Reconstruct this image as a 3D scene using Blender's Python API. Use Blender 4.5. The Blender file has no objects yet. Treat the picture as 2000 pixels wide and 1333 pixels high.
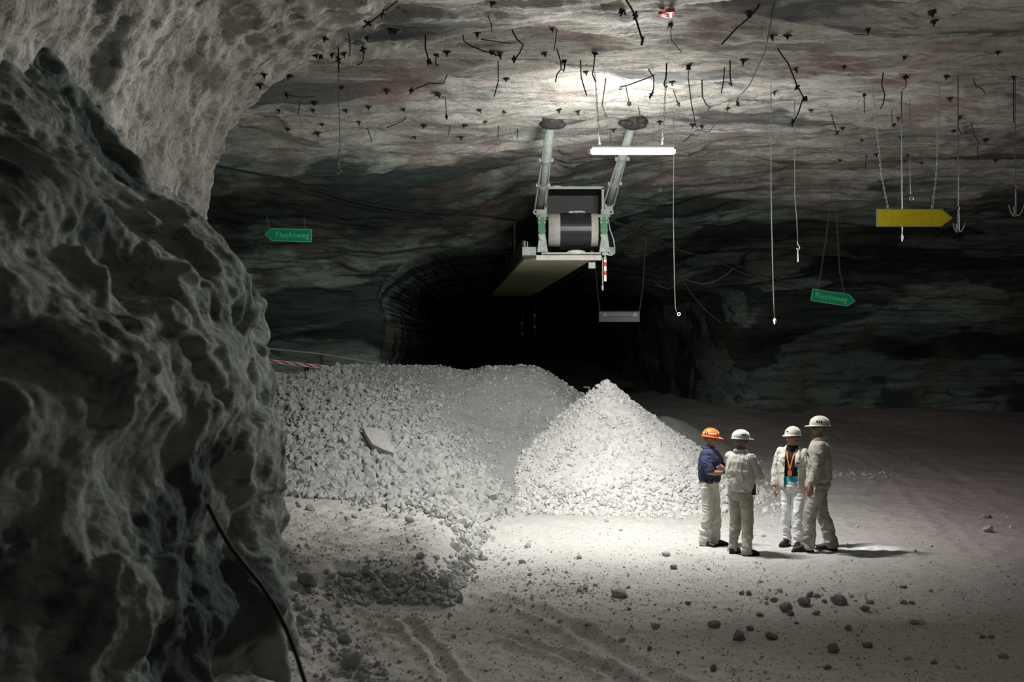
import bpy, math, random
import numpy as np
from mathutils import Vector, Matrix
from mathutils.bvhtree import BVHTree

sc = bpy.context.scene
C = sc.collection
PI = math.pi
rnd = random.Random(7)
RNG = np.random.default_rng(11)

# ------------------------------------------------------------------ camera, world, light, exposure
F = 2500.0            # focal length in pixels of the 2000 px wide frame
HZ = 690.0            # image row of the horizon
EYE = 2.85
cam = bpy.data.cameras.new('camera'); camo = bpy.data.objects.new('camera', cam); C.objects.link(camo)
camo.location = (0, 0, EYE); camo.rotation_euler = (PI/2, 0, 0)
cam.lens = 45; cam.sensor_width = 36; cam.shift_y = (HZ-666.5)/2000
cam.clip_end = 300
cam.dof.use_dof = True; cam.dof.focus_distance = 19; cam.dof.aperture_fstop = 1.6
sc.camera = camo

w = bpy.data.worlds.new('world'); sc.world = w; w.use_nodes = True
w.node_tree.nodes['Background'].inputs[0].default_value = (0.36, 0.66, 0.62, 1)
w.node_tree.nodes['Background'].inputs[1].default_value = 0.024
sc.view_settings.view_transform = 'Standard'; sc.view_settings.look = 'None'
sc.view_settings.gamma = 1; sc.view_settings.exposure = 0.0
sc.cycles.max_bounces = 5; sc.cycles.diffuse_bounces = 3

LAMP = Vector(((1236-1000)*18.3/F, 18.3, EYE+(HZ-296)*18.3/F))
def area(name, loc, sx, sy, power, col, rot=(0, 0, 0), spread=PI):
    l = bpy.data.lights.new(name, 'AREA'); l.shape = 'RECTANGLE'; l.size = sx; l.size_y = sy
    l.energy = power; l.color = col; l.spread = spread
    o = bpy.data.objects.new(name, l); o.location = loc; o.rotation_euler = rot; C.objects.link(o)
    return o
# the lit tube: most of its light leaves downwards and sideways, the batten above it screens the roof
area('tube_light', LAMP+Vector((0, 0, -0.06)), 1.15, 0.05, 290, (1, 0.995, 0.97), (0.38, 0, 0), 2.25)
area('tube_light_up', LAMP+Vector((0, 0, 0.10)), 1.15, 0.06, 22, (1, 0.97, 0.92), (PI, 0, 0))
area('tube_side_light', LAMP+Vector((0, 0.07, 0.0)), 1.15, 0.05, 235, (1, 0.995, 0.97), (PI/2-0.3, 0, 0))
area('tube_side_light', LAMP+Vector((0, -0.07, 0.0)), 1.15, 0.05, 150, (1, 0.99, 0.96), (-PI/2+0.10, 0, -0.25), 1.5)
# added fill from outside the frame, brightening the arch and the pillar's edge
area('edge_fill_light', (10.4, 25.0, 5.3), 1.2, 0.3, 85, (1, 0.98, 0.94), Vector((-13.6, -12.6, -1.2)).to_track_quat('-Z', 'Y').to_euler(), 0.8)
# added upward fill, unseen right of the frame, brightening the near roof
area('roof_fill_light', (4.5, 8.0, 4.2), 1.2, 0.3, 125, (1, 0.97, 0.92), (PI-0.45, 0, 0), 2.2)

# ------------------------------------------------------------------ helpers
def P(x, y, Y):
    return Vector(((x-1000)*Y/F, Y, EYE+(HZ-y)*Y/F))

def _hash(ix, iy, iz, seed):
    h = (ix.astype(np.int64)*374761393 + iy.astype(np.int64)*668265263 + iz.astype(np.int64)*2147483647 + seed*1274126177) & 0xffffffff
    h = ((h ^ (h >> 13))*1274126177) & 0xffffffff
    h = ((h ^ (h >> 16))*2246822519) & 0xffffffff
    h = h ^ (h >> 15)
    return (h & 0xffffff)/float(0xffffff)
def vnoise(x, y, z, seed=0):
    x, y, z = np.broadcast_arrays(np.asarray(x, float), np.asarray(y, float), np.asarray(z, float))
    ix, iy, iz = np.floor(x), np.floor(y), np.floor(z)
    fx, fy, fz = x-ix, y-iy, z-iz
    fx = fx*fx*(3-2*fx); fy = fy*fy*(3-2*fy); fz = fz*fz*(3-2*fz)
    r = 0
    for dx in (0, 1):
        wx = fx if dx else 1-fx
        for dy in (0, 1):
            wy = fy if dy else 1-fy
            for dz in (0, 1):
                wz = fz if dz else 1-fz
                r = r + wx*wy*wz*_hash(ix+dx, iy+dy, iz+dz, seed)
    return r*2-1
def fbm(x, y, z, seed=0, octv=4, gain=0.5):
    a, r = 1.0, 0
    for k in range(octv):
        r = r + a*vnoise(x, y, z, seed+k*17)
        x, y, z = x*2.03+5.1, y*2.03+1.7, z*2.03+9.2
        a *= gain
    return r
def ridged(x, y, z, seed=0, octv=4, gain=0.5):
    a, r = 1.0, 0
    for k in range(octv):
        r = r + a*(1-2*np.abs(vnoise(x, y, z, seed+k*13)))
        x, y, z = x*2.03+5.1, y*2.03+1.7, z*2.03+9.2
        a *= gain
    return r
def sst(a, b, x):
    t = np.clip((x-a)/(b-a), 0, 1); return t*t*(3-2*t)

def mesh_from(name, verts, faces, smooth=True, mat=None):
    me = bpy.data.meshes.new(name)
    V = np.asarray(verts, dtype=np.float32)
    if isinstance(faces, np.ndarray):
        n, k = faces.shape
        me.vertices.add(len(V)); me.vertices.foreach_set('co', V.ravel())
        me.loops.add(n*k); me.loops.foreach_set('vertex_index', faces.astype(np.int32).ravel())
        me.polygons.add(n); me.polygons.foreach_set('loop_start', np.arange(0, n*k, k, dtype=np.int32))
        me.update(calc_edges=True); me.validate()
    else:
        me.from_pydata([tuple(map(float, v)) for v in V], [], faces); me.validate()
    me.polygons.foreach_set('use_smooth', np.full(len(me.polygons), bool(smooth)))
    if mat: me.materials.append(mat)
    me.update()
    return me
def link(name, me, parent=None, **props):
    o = bpy.data.objects.new(name, me); C.objects.link(o)
    if parent is not None: o.parent = parent
    for k, v in props.items():
        if v: o[k] = v
    return o
def empty(name, loc, label=None, category=None, group=None, rz=0):
    o = bpy.data.objects.new(name, None); C.objects.link(o); o.location = loc; o.rotation_euler.z = rz
    o.empty_display_size = 0.1
    if label: o['label'] = label
    if category: o['category'] = category
    if group: o['group'] = group
    return o

class MB:
    """collects closed shapes; build() links them as one mesh object"""
    def __init__(s): s.v = []; s.f = []
    def add(s, verts, faces):
        b = len(s.v); s.v += [Vector(v) for v in verts]; s.f += [tuple(b+i for i in f) for f in faces]; return s
    def box(s, c, d, rz=0, M=None):
        c = Vector(c); R = M if M else Matrix.Rotation(rz, 3, 'Z')
        vs = [c+R@Vector((x*d[0]/2, y*d[1]/2, z*d[2]/2)) for x in (-1, 1) for y in (-1, 1) for z in (-1, 1)]
        return s.add(vs, [(0, 1, 3, 2), (4, 6, 7, 5), (0, 4, 5, 1), (2, 3, 7, 6), (0, 2, 6, 4), (1, 5, 7, 3)])
    def tube(s, pts, rad, n=8, side=None, dome=False):
        pts = [Vector(p) for p in pts]; m = len(pts)
        if not isinstance(rad, (list, tuple)): rad = [rad]*m
        rad = [(r, r) if not isinstance(r, (tuple, list)) else r for r in rad]
        prev = None; vs = []
        for i, p in enumerate(pts):
            t = (pts[min(i+1, m-1)]-pts[max(i-1, 0)])
            if t.length < 1e-9: t = Vector((0, 0, 1))
            t.normalize()
            ref = Vector(side) if side is not None else (prev if prev else (Vector((1, 0, 0)) if abs(t.x) < .8 else Vector((0, 1, 0))))
            a = ref-t*ref.dot(t)
            if a.length < 1e-6: a = t.orthogonal()
            a.normalize(); b = t.cross(a); prev = a
            for k in range(n):
                q = 2*PI*k/n
                vs.append(p+a*math.cos(q)*rad[i][0]+b*math.sin(q)*rad[i][1])
        fs = [tuple(reversed(range(n)))]+[(i*n+k, i*n+(k+1) % n, (i+1)*n+(k+1) % n, (i+1)*n+k) for i in range(m-1) for k in range(n)]+[tuple((m-1)*n+k for k in range(n))]
        return s.add(vs, fs)
    def ell(s, c, r, R=None, nu=14, nv=9):
        c = Vector(c); R = R if R else Matrix.Identity(3); vs = [c+R@Vector((0, 0, r[2]))]
        for j in range(1, nv):
            th = PI*j/nv
            for i in range(nu):
                ph = 2*PI*i/nu
                vs.append(c+R@Vector((r[0]*math.sin(th)*math.cos(ph), r[1]*math.sin(th)*math.sin(ph), r[2]*math.cos(th))))
        vs.append(c-R@Vector((0, 0, r[2]))); L = len(vs)-1
        fs = [(0, 1+i, 1+(i+1) % nu) for i in range(nu)]
        for j in range(nv-2):
            a = 1+j*nu; b = a+nu
            fs += [(a+i, b+i, b+(i+1) % nu, a+(i+1) % nu) for i in range(nu)]
        a = 1+(nv-2)*nu
        fs += [(a+i, L, a+(i+1) % nu) for i in range(nu)]
        return s.add(vs, fs)
    def cyl(s, a, b, r, n=20): return s.tube([a, b], r, n)
    def prism(s, poly, ax0, off):
        """polygon (list of 3D points) extruded by the vector off"""
        off = Vector(off); poly = [Vector(p) for p in poly]; n = len(poly)
        return s.add(poly+[p+off for p in poly], [tuple(reversed(range(n))), tuple(n+i for i in range(n))]+[(i, (i+1) % n, n+(i+1) % n, n+i) for i in range(n)])
    def torus(s, c, R, r, ax=(0, 1, 0), n=16, m=6):
        c = Vector(c); z = Vector(ax).normalized(); x = z.orthogonal().normalized(); y = z.cross(x)
        vs = []
        for i in range(n):
            d = x*math.cos(2*PI*i/n)+y*math.sin(2*PI*i/n)
            for k in range(m):
                q = 2*PI*k/m; vs.append(c+d*(R+r*math.cos(q))+z*r*math.sin(q))
        return s.add(vs, [(i*m+k, ((i+1) % n)*m+k, ((i+1) % n)*m+(k+1) % m, i*m+(k+1) % m) for i in range(n) for k in range(m)])
    def build(s, name, mat, parent=None, smooth=False, origin=None, **props):
        vs = s.v
        if origin is not None:
            origin = Vector(origin); vs = [v-origin for v in vs]
        me = bpy.data.meshes.new(name); me.from_pydata([tuple(v) for v in vs], [], s.f)
        if smooth: me.polygons.foreach_set('use_smooth', np.ones(len(me.polygons), dtype=bool))
        me.materials.append(mat); me.update()
        o = link(name, me, parent, **props)
        if origin is not None: o.location = origin
        return o

# ------------------------------------------------------------------ materials
def nmat(name, col=(0.5, 0.5, 0.5), rough=0.8, metal=0.0, emit=None, estr=0):
    m = bpy.data.materials.new(name); m.use_nodes = True
    b = m.node_tree.nodes['Principled BSDF']
    b.inputs['Base Color'].default_value = (*col, 1); b.inputs['Roughness'].default_value = rough; b.inputs['Metallic'].default_value = metal
    b.inputs['Specular IOR Level'].default_value = 0.3
    if emit:
        b.inputs['Emission Color'].default_value = (*emit, 1); b.inputs['Emission Strength'].default_value = estr
    return m
class NT:
    def __init__(s, m): s.t = m.node_tree; s.b = s.t.nodes['Principled BSDF']
    def n(s, typ, **kw):
        nd = s.t.nodes.new(typ)
        for k, v in kw.items(): setattr(nd, k, v)
        return nd
    def l(s, a, b): s.t.links.new(a, b)
    def coords(s, scale, rot=(0, 0, 0)):
        tc = s.n('ShaderNodeTexCoord'); mp = s.n('ShaderNodeMapping'); mp.inputs['Scale'].default_value = scale; mp.inputs['Rotation'].default_value = rot
        s.l(tc.outputs['Object'], mp.inputs['Vector']); return mp.outputs[0]
    def noise(s, vec, scale, detail=6, rough=0.55, dist=0.0):
        nd = s.n('ShaderNodeTexNoise'); nd.inputs['Scale'].default_value = scale; nd.inputs['Detail'].default_value = detail
        nd.inputs['Roughness'].default_value = rough; nd.inputs['Distortion'].default_value = dist
        s.l(vec, nd.inputs['Vector']); return nd.outputs['Fac']
    def ramp(s, fac, stops):
        r = s.n('ShaderNodeValToRGB'); e = r.color_ramp.elements
        while len(e) < len(stops): e.new(0.5)
        for k, (p, c) in enumerate(stops):
            e[k].position = p; e[k].color = (*c, 1) if len(c) == 3 else c
        s.l(fac, r.inputs[0]); return r.outputs[0]
    def mix(s, fac, a, b, mode='MIX'):
        m = s.n('ShaderNodeMix', data_type='RGBA', blend_type=mode)
        for sock, v in ((m.inputs[0], fac), (m.inputs[6], a), (m.inputs[7], b)):
            if hasattr(v, 'is_output'): s.l(v, sock)
            elif isinstance(v, tuple): sock.default_value = (*v, 1)
            else: sock.default_value = v
        return m.outputs[2]
    def bump(s, h, strength, dist):
        b = s.n('ShaderNodeBump'); b.inputs['Strength'].default_value = strength; b.inputs['Distance'].default_value = dist
        s.l(h, b.inputs['Height']); s.l(b.outputs[0], s.b.inputs['Normal'])
    def col(s, c): s.l(c, s.b.inputs['Base Color'])
BW = lambda v: (v, v, v)

def mat_dust(name, c1, c2, speck=0.5, bumpd=0.03):
    m = nmat(name, c1, 0.95); m.node_tree.nodes['Principled BSDF'].inputs['Specular IOR Level'].default_value = 0.1
    t = NT(m); v = t.coords((1, 1, 1))
    n1 = t.noise(v, 0.7, 5); n2 = t.noise(v, 9, 6, 0.7); n3 = t.noise(v, 45, 4, 0.7)
    a = t.mix(t.ramp(n1, [(0.35, BW(0)), (0.65, BW(1))]), c1, c2)
    a = t.mix(t.ramp(n2, [(0.40, BW(1)), (0.62, BW(0))]), a, tuple(x*0.80 for x in c1))
    a = t.mix(t.ramp(n3, [(0.30, BW(speck)), (0.42, BW(0))]), a, tuple(x*0.45 for x in c1))
    t.col(a)
    h = t.n('ShaderNodeMath', operation='ADD'); t.l(n2, h.inputs[0]); t.l(n3, h.inputs[1])
    t.bump(h.outputs[0], 0.6, bumpd); return m
M_floor = mat_dust('salt_dust_ground', (0.66, 0.64, 0.60), (0.60, 0.59, 0.56), 0.7)
# darker ground with a faint red cast towards the right of the hall
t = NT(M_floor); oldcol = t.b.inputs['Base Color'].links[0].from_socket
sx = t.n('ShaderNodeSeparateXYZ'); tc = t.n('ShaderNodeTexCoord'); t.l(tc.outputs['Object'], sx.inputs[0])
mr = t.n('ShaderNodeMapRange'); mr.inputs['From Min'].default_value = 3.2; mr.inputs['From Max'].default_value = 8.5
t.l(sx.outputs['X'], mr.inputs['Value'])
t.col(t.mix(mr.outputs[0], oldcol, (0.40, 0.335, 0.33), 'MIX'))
M_pile = mat_dust('crushed_salt', (0.74, 0.73, 0.70), (0.70, 0.69, 0.65), 0.4, 0.02)
M_heap = mat_dust('crushed_salt_grey', (0.40, 0.405, 0.385), (0.34, 0.345, 0.33), 0.6, 0.03)  # grey grit tone, with the shade of gaps between stones put in
M_stone = mat_dust('salt_stone', (0.54, 0.54, 0.52), (0.42, 0.425, 0.405), 0.35, 0.01)
M_stone_dark = mat_dust('grey_stone', (0.30, 0.30, 0.29), (0.40, 0.39, 0.37), 0.25, 0.01)

def mat_blend(name, a, b):
    # pale roof colours pass into dark wall colours below a wavy height
    m = bpy.data.materials.new(name); m.use_nodes = True; nt = m.node_tree; nt.nodes.clear()
    out = nt.nodes.new('ShaderNodeOutputMaterial'); mix = nt.nodes.new('ShaderNodeMixShader'); nt.links.new(mix.outputs[0], out.inputs[0])
    for src, slot in ((a, 1), (b, 2)):
        mp = {}
        for nd in src.node_tree.nodes:
            if nd.type == 'OUTPUT_MATERIAL': continue
            q = nt.nodes.new(nd.bl_idname); mp[nd.name] = q
            for p in nd.bl_rna.properties:
                if not p.is_readonly and p.identifier in ('operation', 'data_type', 'blend_type', 'noise_dimensions'): setattr(q, p.identifier, getattr(nd, p.identifier))
            if nd.type == 'VALTORGB':
                while len(q.color_ramp.elements) < len(nd.color_ramp.elements): q.color_ramp.elements.new(0.5)
                for e, f in zip(q.color_ramp.elements, nd.color_ramp.elements): e.position = f.position; e.color = f.color
            for i, inp in enumerate(nd.inputs):
                if hasattr(inp, 'default_value') and inp.type != 'SHADER': q.inputs[i].default_value = inp.default_value
        for L in src.node_tree.links:
            if L.to_node.type == 'OUTPUT_MATERIAL': continue
            oi = [k for k, o in enumerate(L.from_node.outputs) if o == L.from_socket][0]; ii = [k for k, o in enumerate(L.to_node.inputs) if o == L.to_socket][0]
            nt.links.new(mp[L.from_node.name].outputs[oi], mp[L.to_node.name].inputs[ii])
        nt.links.new(mp['Principled BSDF'].outputs[0], mix.inputs[slot])
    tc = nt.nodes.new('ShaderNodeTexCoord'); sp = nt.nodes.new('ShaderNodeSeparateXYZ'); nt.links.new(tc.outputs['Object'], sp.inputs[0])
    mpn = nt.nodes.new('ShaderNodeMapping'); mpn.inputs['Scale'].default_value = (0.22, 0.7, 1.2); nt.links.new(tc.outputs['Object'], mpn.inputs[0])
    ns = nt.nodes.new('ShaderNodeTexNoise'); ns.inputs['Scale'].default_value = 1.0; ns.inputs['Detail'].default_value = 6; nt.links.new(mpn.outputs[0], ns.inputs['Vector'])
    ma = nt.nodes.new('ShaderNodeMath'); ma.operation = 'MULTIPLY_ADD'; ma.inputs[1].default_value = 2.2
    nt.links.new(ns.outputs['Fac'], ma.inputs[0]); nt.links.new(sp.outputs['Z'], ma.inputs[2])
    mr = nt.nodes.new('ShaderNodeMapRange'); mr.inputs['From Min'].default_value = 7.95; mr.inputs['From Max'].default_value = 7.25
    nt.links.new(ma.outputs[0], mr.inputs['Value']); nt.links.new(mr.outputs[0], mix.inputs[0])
    return m
def mat_rock(name, base, light, dark, red=None, sc_=(0.35, 1.6, 1.6), rot=(0, 0, 0.06), dthr=0.60, bumpd=0.08, veins=0.5, strata=False):
    m = nmat(name, base, 0.92); m.node_tree.nodes['Principled BSDF'].inputs['Specular IOR Level'].default_value = 0.15
    t = NT(m); v = t.coords(sc_, rot); vi = t.coords((1, 1, 1))
    n1 = t.noise(v, 1.0, 7, 0.6, 0.6); n2 = t.noise(v, 3.5, 7, 0.65, 1.2); n3 = t.noise(vi, 0.55, 4, 0.5, 0.8); n4 = t.noise(vi, 12, 5, 0.7)
    a = t.mix(t.ramp(n1, [(0.38, BW(0)), (0.60, BW(1))]), base, light)
    a = t.mix(t.ramp(n2, [(0.34, BW(0.75)), (0.50, BW(0))]), a, dark)
    nv = t.noise(v, 2.2, 8, 0.6, 2.0)
    a = t.mix(t.ramp(nv, [(0.485, BW(0)), (0.50, BW(veins)), (0.515, BW(0))]), a, tuple(min(1, x*1.5) for x in light))
    nd = t.noise(t.coords((0.35, 0.9, 0.9), (0, 0, 0.1)), 0.75, 5, 0.5, 0.5)
    a = t.mix(t.ramp(nd, [(dthr, BW(0)), (dthr+0.035, BW(0.85))]), a, dark)
    if strata:
        sp = t.n('ShaderNodeSeparateXYZ'); t.l(vi, sp.inputs[0]); q = t.n('ShaderNodeMath', operation='MULTIPLY_ADD'); q.inputs[1].default_value = 0.10; t.l(t.noise(t.coords((.3, .3, .5)), 1.5, 5), q.inputs[0])
        q2 = t.n('ShaderNodeMath', operation='MULTIPLY_ADD'); q2.inputs[1].default_value = 0.125; t.l(sp.outputs['Z'], q2.inputs[0]); q2.inputs[2].default_value = -0.05; t.l(q2.outputs[0], q.inputs[2])
        a = t.mix(1.0, a, t.ramp(q.outputs[0], [(0.0, BW(.8)), (0.34, BW(.75)), (0.38, BW(.42)), (0.43, BW(.5)), (0.46, BW(1)), (0.60, BW(1)), (0.635, BW(.38)), (0.72, BW(.45)), (0.78, BW(.8))]), 'MULTIPLY')
    if red:
        a = t.mix(t.ramp(n3, [(0.52, BW(0)), (0.68, BW(0.8))]), a, red)
    a = t.mix(t.ramp(n4, [(0.30, BW(0.45)), (0.50, BW(0))]), a, dark)
    t.col(a)
    h = t.n('ShaderNodeMath', operation='MULTIPLY_ADD'); t.l(n4, h.inputs[0]); h.inputs[1].default_value = 0.35; t.l(n2, h.inputs[2])
    t.bump(h.outputs[0], 0.75, bumpd); return m
M_ceil = mat_rock('salt_rock_roof', (0.42, 0.395, 0.35), (0.62, 0.595, 0.54), (0.115, 0.125, 0.13), (0.33, 0.225, 0.19), dthr=0.57)
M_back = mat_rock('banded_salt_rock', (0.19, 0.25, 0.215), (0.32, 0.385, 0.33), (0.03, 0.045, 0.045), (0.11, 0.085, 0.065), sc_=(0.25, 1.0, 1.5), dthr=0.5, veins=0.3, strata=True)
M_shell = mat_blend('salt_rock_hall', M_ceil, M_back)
M_arch = mat_rock('salt_rock_arch', (0.36, 0.345, 0.31), (0.52, 0.50, 0.45), (0.09, 0.10, 0.09), None, sc_=(1, 0.7, 1.0), rot=(0.5, 0.3, 0.2), dthr=0.64)
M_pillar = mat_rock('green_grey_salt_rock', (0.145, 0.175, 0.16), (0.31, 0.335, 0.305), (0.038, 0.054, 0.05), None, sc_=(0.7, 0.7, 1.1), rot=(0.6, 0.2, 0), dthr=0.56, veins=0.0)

# ------------------------------------------------------------------ the ground as a function
def cone_h(X, Y, cx, cy, h, s, r0=0.25):
    d = np.hypot(X-cx, Y-cy); d = np.sqrt(d*d+r0*r0)-r0
    return h-s*d
def smax(a, b, k=0.12):
    h = np.clip(0.5+0.5*(a-b)/k, 0, 1); return b+(a-b)*h+k*h*(1-h)
def ground_base(X, Y):
    z = 0.062*np.clip(Y-22.5, 0, None)*sst(22, 25, Y)
    z = z+0.05*fbm(X*0.35, Y*0.35, 0*X, 3, 3)*sst(-2, 1, X+0*Y)
    # dust banked against the foot of the right back wall
    z = z+0.4*sst(32.0, 37.5, Y+0.8*vnoise(X*0.5, Y*0.3, 0*X, 12))*sst(2.5, 6.0, X)
    # raised bench on the left, broken at its front
    edge = -0.62+0.10*np.clip(20-Y, 0, 6)*0+0.12*vnoise(X*0, Y*1.1, 0*X, 5)
    b = 0.40*(1-sst(edge-0.55, edge+0.15, X))*sst(14.3, 15.1, Y+0.25*vnoise(X*1.3, Y*0, 0*X, 6))
    z = z+b
    # shallow slope of rubble at the pillar's foot
    z = z+0.35*(1-sst(-2.6, -1.4, X))*(1-sst(14, 16, Y))
    return z
def mound_h(X, Y):
    s = 0.46+0.16*sst(-1.2, 0.5, X)
    cx = np.clip(X, -8, 0.35)
    yc = 27.0+0.15*vnoise(cx*0.6, 0*cx, 0*cx, 9)
    d = np.hypot(X-cx, np.where(Y > yc, Y-yc, (Y-yc)))
    d = np.sqrt(d*d+0.09)-0.3
    top = 2.58-0.30*(1-sst(-5.2, -3.3, X))-0.10*np.exp(-((X+1.0)/0.35)**2)
    h = top-s*d
    h = h-0.22*np.exp(-((X+0.9-0.25*(27-Y))/0.7)**2)*sst(0.3, 1.6, d)
    return h+0.10*fbm(X*0.9, Y*0.9, 0*X, 21, 3)*sst(0.1, 1.0, d)
def cone1_h(X, Y): return cone_h(X, Y, 1.84, 25.3, 2.22, 0.735, 0.12)+0.05*fbm(X*1.6, Y*1.6, 0*X, 31, 3)
def cone2_h(X, Y): return cone_h(X, Y, 3.45, 29.0, 1.42, 0.60, 0.35)
TRACKS = [([(960, 1165), (1050, 1195), (1130, 1228), (1230, 1290), (1330, 1345)], 0.09), ([(1000, 1245), (1090, 1270), (1190, 1310), (1240, 1345)], 0.07), ([(790, 1210), (850, 1270), (900, 1345)], 0.06),
          ([(1530, 1180), (1420, 1120), (1330, 1090)], 0.04), ([(1640, 880), (1800, 930), (2000, 1010)], 0.12), ([(1620, 900), (1760, 960), (1900, 1080)], 0.10), ([(1700, 980), (1790, 930), (1890, 900)], 0.1)]
def seg_dist(X, Y, pts):
    d = np.full(X.shape, 1e9)
    for (x0, y0), (x1, y1) in zip(pts[:-1], pts[1:]):
        dx, dy = x1-x0, y1-y0; tt = np.clip(((X-x0)*dx+(Y-y0)*dy)/(dx*dx+dy*dy), 0, 1)
        d = np.minimum(d, np.hypot(X-x0-tt*dx, Y-y0-tt*dy))
    return d
def g2(x, y):
    Y = EYE*F/(y-HZ); return ((x-1000)*Y/F, Y)
def ground_full(X, Y):
    z = ground_base(X, Y)
    z = z+0.022*fbm(X*2.2, Y*2.6, 0*X, 41, 5, 0.6)+0.012*np.clip(fbm(X*7, Y*7, 0*X, 44, 3), 0, 9)
    rough = sst(0.2, 1.2, -X-0.3)*sst(8, 10, Y)*(1-sst(20, 22, Y))
    z = z+0.05*rough*fbm(X*3, Y*4, 0*X, 47, 4)
    for ti, (px, wdt) in enumerate(TRACKS):
        pts = [g2(*p) for p in px]; d = seg_dist(X, Y, pts)+0.02*vnoise(X*4, Y*4, 0*X, 51)
        tk_ = 0.28 if ti > 3 else 1.0
        z = z-0.035*tk_*np.exp(-(d/wdt)**2)+0.03*tk_*np.exp(-((d-2.0*wdt)/(wdt*0.7))**2)
    return z

def fan_grid(ys, s0, s1, n):
    s = np.linspace(s0, s1, n); Yg, Sg = np.meshgrid(ys, s, indexing='ij'); return Sg*Yg, Yg
def grid_faces(r, c, keep=None):
    i = np.arange(r-1)[:, None]*c+np.arange(c-1)[None, :]
    f = np.stack([i, i+1, i+c+1, i+c], -1)
    if keep is not None: f = f[keep]
    return f.reshape(-1, 4)
ys = np.concatenate([np.linspace(3, 8.5, 30), np.geomspace(8.6, 24, 420), np.linspace(24.1, 45, 190), np.linspace(46, 95, 30)])
Xg, Yg = fan_grid(ys, -0.62, 0.62, 760)
Zg = ground_full(Xg, Yg)
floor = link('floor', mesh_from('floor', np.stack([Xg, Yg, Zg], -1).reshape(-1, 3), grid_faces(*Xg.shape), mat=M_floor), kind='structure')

# ------------------------------------------------------------------ roof and back wall: one profile swept across, then split in two
def profile(X):
    # (Y, Z) polylines from over the camera, along the roof, down the back wall; left and right versions
    A = np.array([(3, 7.0), (12, 7.0), (18.5, 6.98), (21, 6.80), (23.2, 6.35), (26, 5.45), (27.8, 4.75), (28.6, 3.9), (28.7, 2.5), (28.6, 1.2), (28.4, -0.4)], float)
    B = np.array([(3, 7.2), (12, 7.15), (20, 7.05), (25.5, 6.95), (28.5, 6.7), (31.5, 6.0), (34, 4.9), (35.2, 4.0), (36.2, 2.8), (36.6, 1.7), (36.4, -0.4)], float)
    return A, B
def resample(Pp, n):
    # smooth subdivision then uniform by arclength per segment share
    q = Pp
    for _ in range(3):
        a = q[:-1]*0.75+q[1:]*0.25; b = q[:-1]*0.25+q[1:]*0.75
        q = np.concatenate([q[:1], np.stack([a, b], 1).reshape(-1, 2), q[-1:]])
    return q
nx = 560; xs = np.linspace(-13, 17, nx); nt = 620
Apr, Bpr = profile(0); Ar, Br = resample(Apr, 0), resample(Bpr, 0)
tt = np.linspace(0, 1, nt)**0.8
def at_t(q, t):
    d = np.concatenate([[0], np.cumsum(np.hypot(*np.diff(q, axis=0).T))]); d /= d[-1]
    return np.interp(t, d, q[:, 0]), np.interp(t, d, q[:, 1])
ya, za = at_t(Ar, tt); yb, zb = at_t(Br, tt)
wB = sst(-3.5, 6.0, xs)[:, None]
Xs = np.repeat(xs[:, None], nt, 1)
Ys = ya[None]*(1-wB)+yb[None]*wB; Zs = za[None]*(1-wB)+zb[None]*wB
# the roof sags and lifts along broad lenses
Ty = np.gradient(Ys, axis=1); Tz = np.gradient(Zs, axis=1); L_ = np.hypot(Ty, Tz)+1e-9
Ny, Nz = Tz/L_, -Ty/L_          # points to the inside of the hall
und = 0.10*fbm(Xs*0.22, Ys*0.3, Zs*0.3, 61, 3)+0.075*ridged(Xs*0.5+0.4*vnoise(Xs*.6, Ys*.6, Zs, 3), Ys*1.5, Zs*2.2, 63, 4)+0.034*ridged(Xs*1.1+0.5*vnoise(Xs, Ys, Zs, 8), Ys*4.5, Zs*6, 67, 4)
lens_ = sst(0.25, 0.45, vnoise(Xs*0.45, Ys*1.0, Zs*1.0, 71)); und = und-0.10*lens_
damp = 1.0
Ys = Ys+Ny*und*damp; Zs = Zs+Nz*und*damp
Xs2 = Xs+0.03*fbm(Xs*2, Ys*2, Zs*2, 69, 3)
# the tunnel mouth: the wall inside the arch is pushed far back
arch_top = 5.05-0.45*np.clip((np.abs(Xs-0.6)-0.5)/3.3, 0, 1)**2
jag = 0.12*vnoise(Xs*1.2, Zs*1.2, 0*Xs, 73)
left_in = sst(-2.98+jag, -2.80+jag, Xs); right_in = 1-sst(1.2, 7.4, Xs)
zin = 1-sst(arch_top-0.12, arch_top+0.12, Zs+0.55*np.clip((-1.6-Xs)/1.4, 0, 1)**2)
wall_mask = sst(26.0, 28.0, Ys)
push = left_in*right_in**1.6*zin*wall_mask
Ys = Ys+55*push**1.25
inn = sst(0.02, 0.25, push); Xs2 = Xs2+inn*0.30*fbm(Xs*.7, Ys*.45, Zs*.7, 75, 3); Zs = Zs+inn*0.22*fbm(Xs*.7, Ys*.45, Zs*.7, 76, 3)
Vs = np.stack([Xs2, Ys, Zs], -1)
split = int(np.argmin(np.abs(za-5.9)))
def sub_sheet(name, a, b, mat):
    V = Vs[:, a:b+1].reshape(-1, 3); f = grid_faces(nx, b-a+1)
    return link(name, mesh_from(name, V, f, mat=mat), kind='structure')
# one rock surface in two pieces sharing their border: pale roof, darker banded wall
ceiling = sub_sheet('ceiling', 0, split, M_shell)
wall_back = sub_sheet('wall_back', split, nt-1, M_shell)

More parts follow.
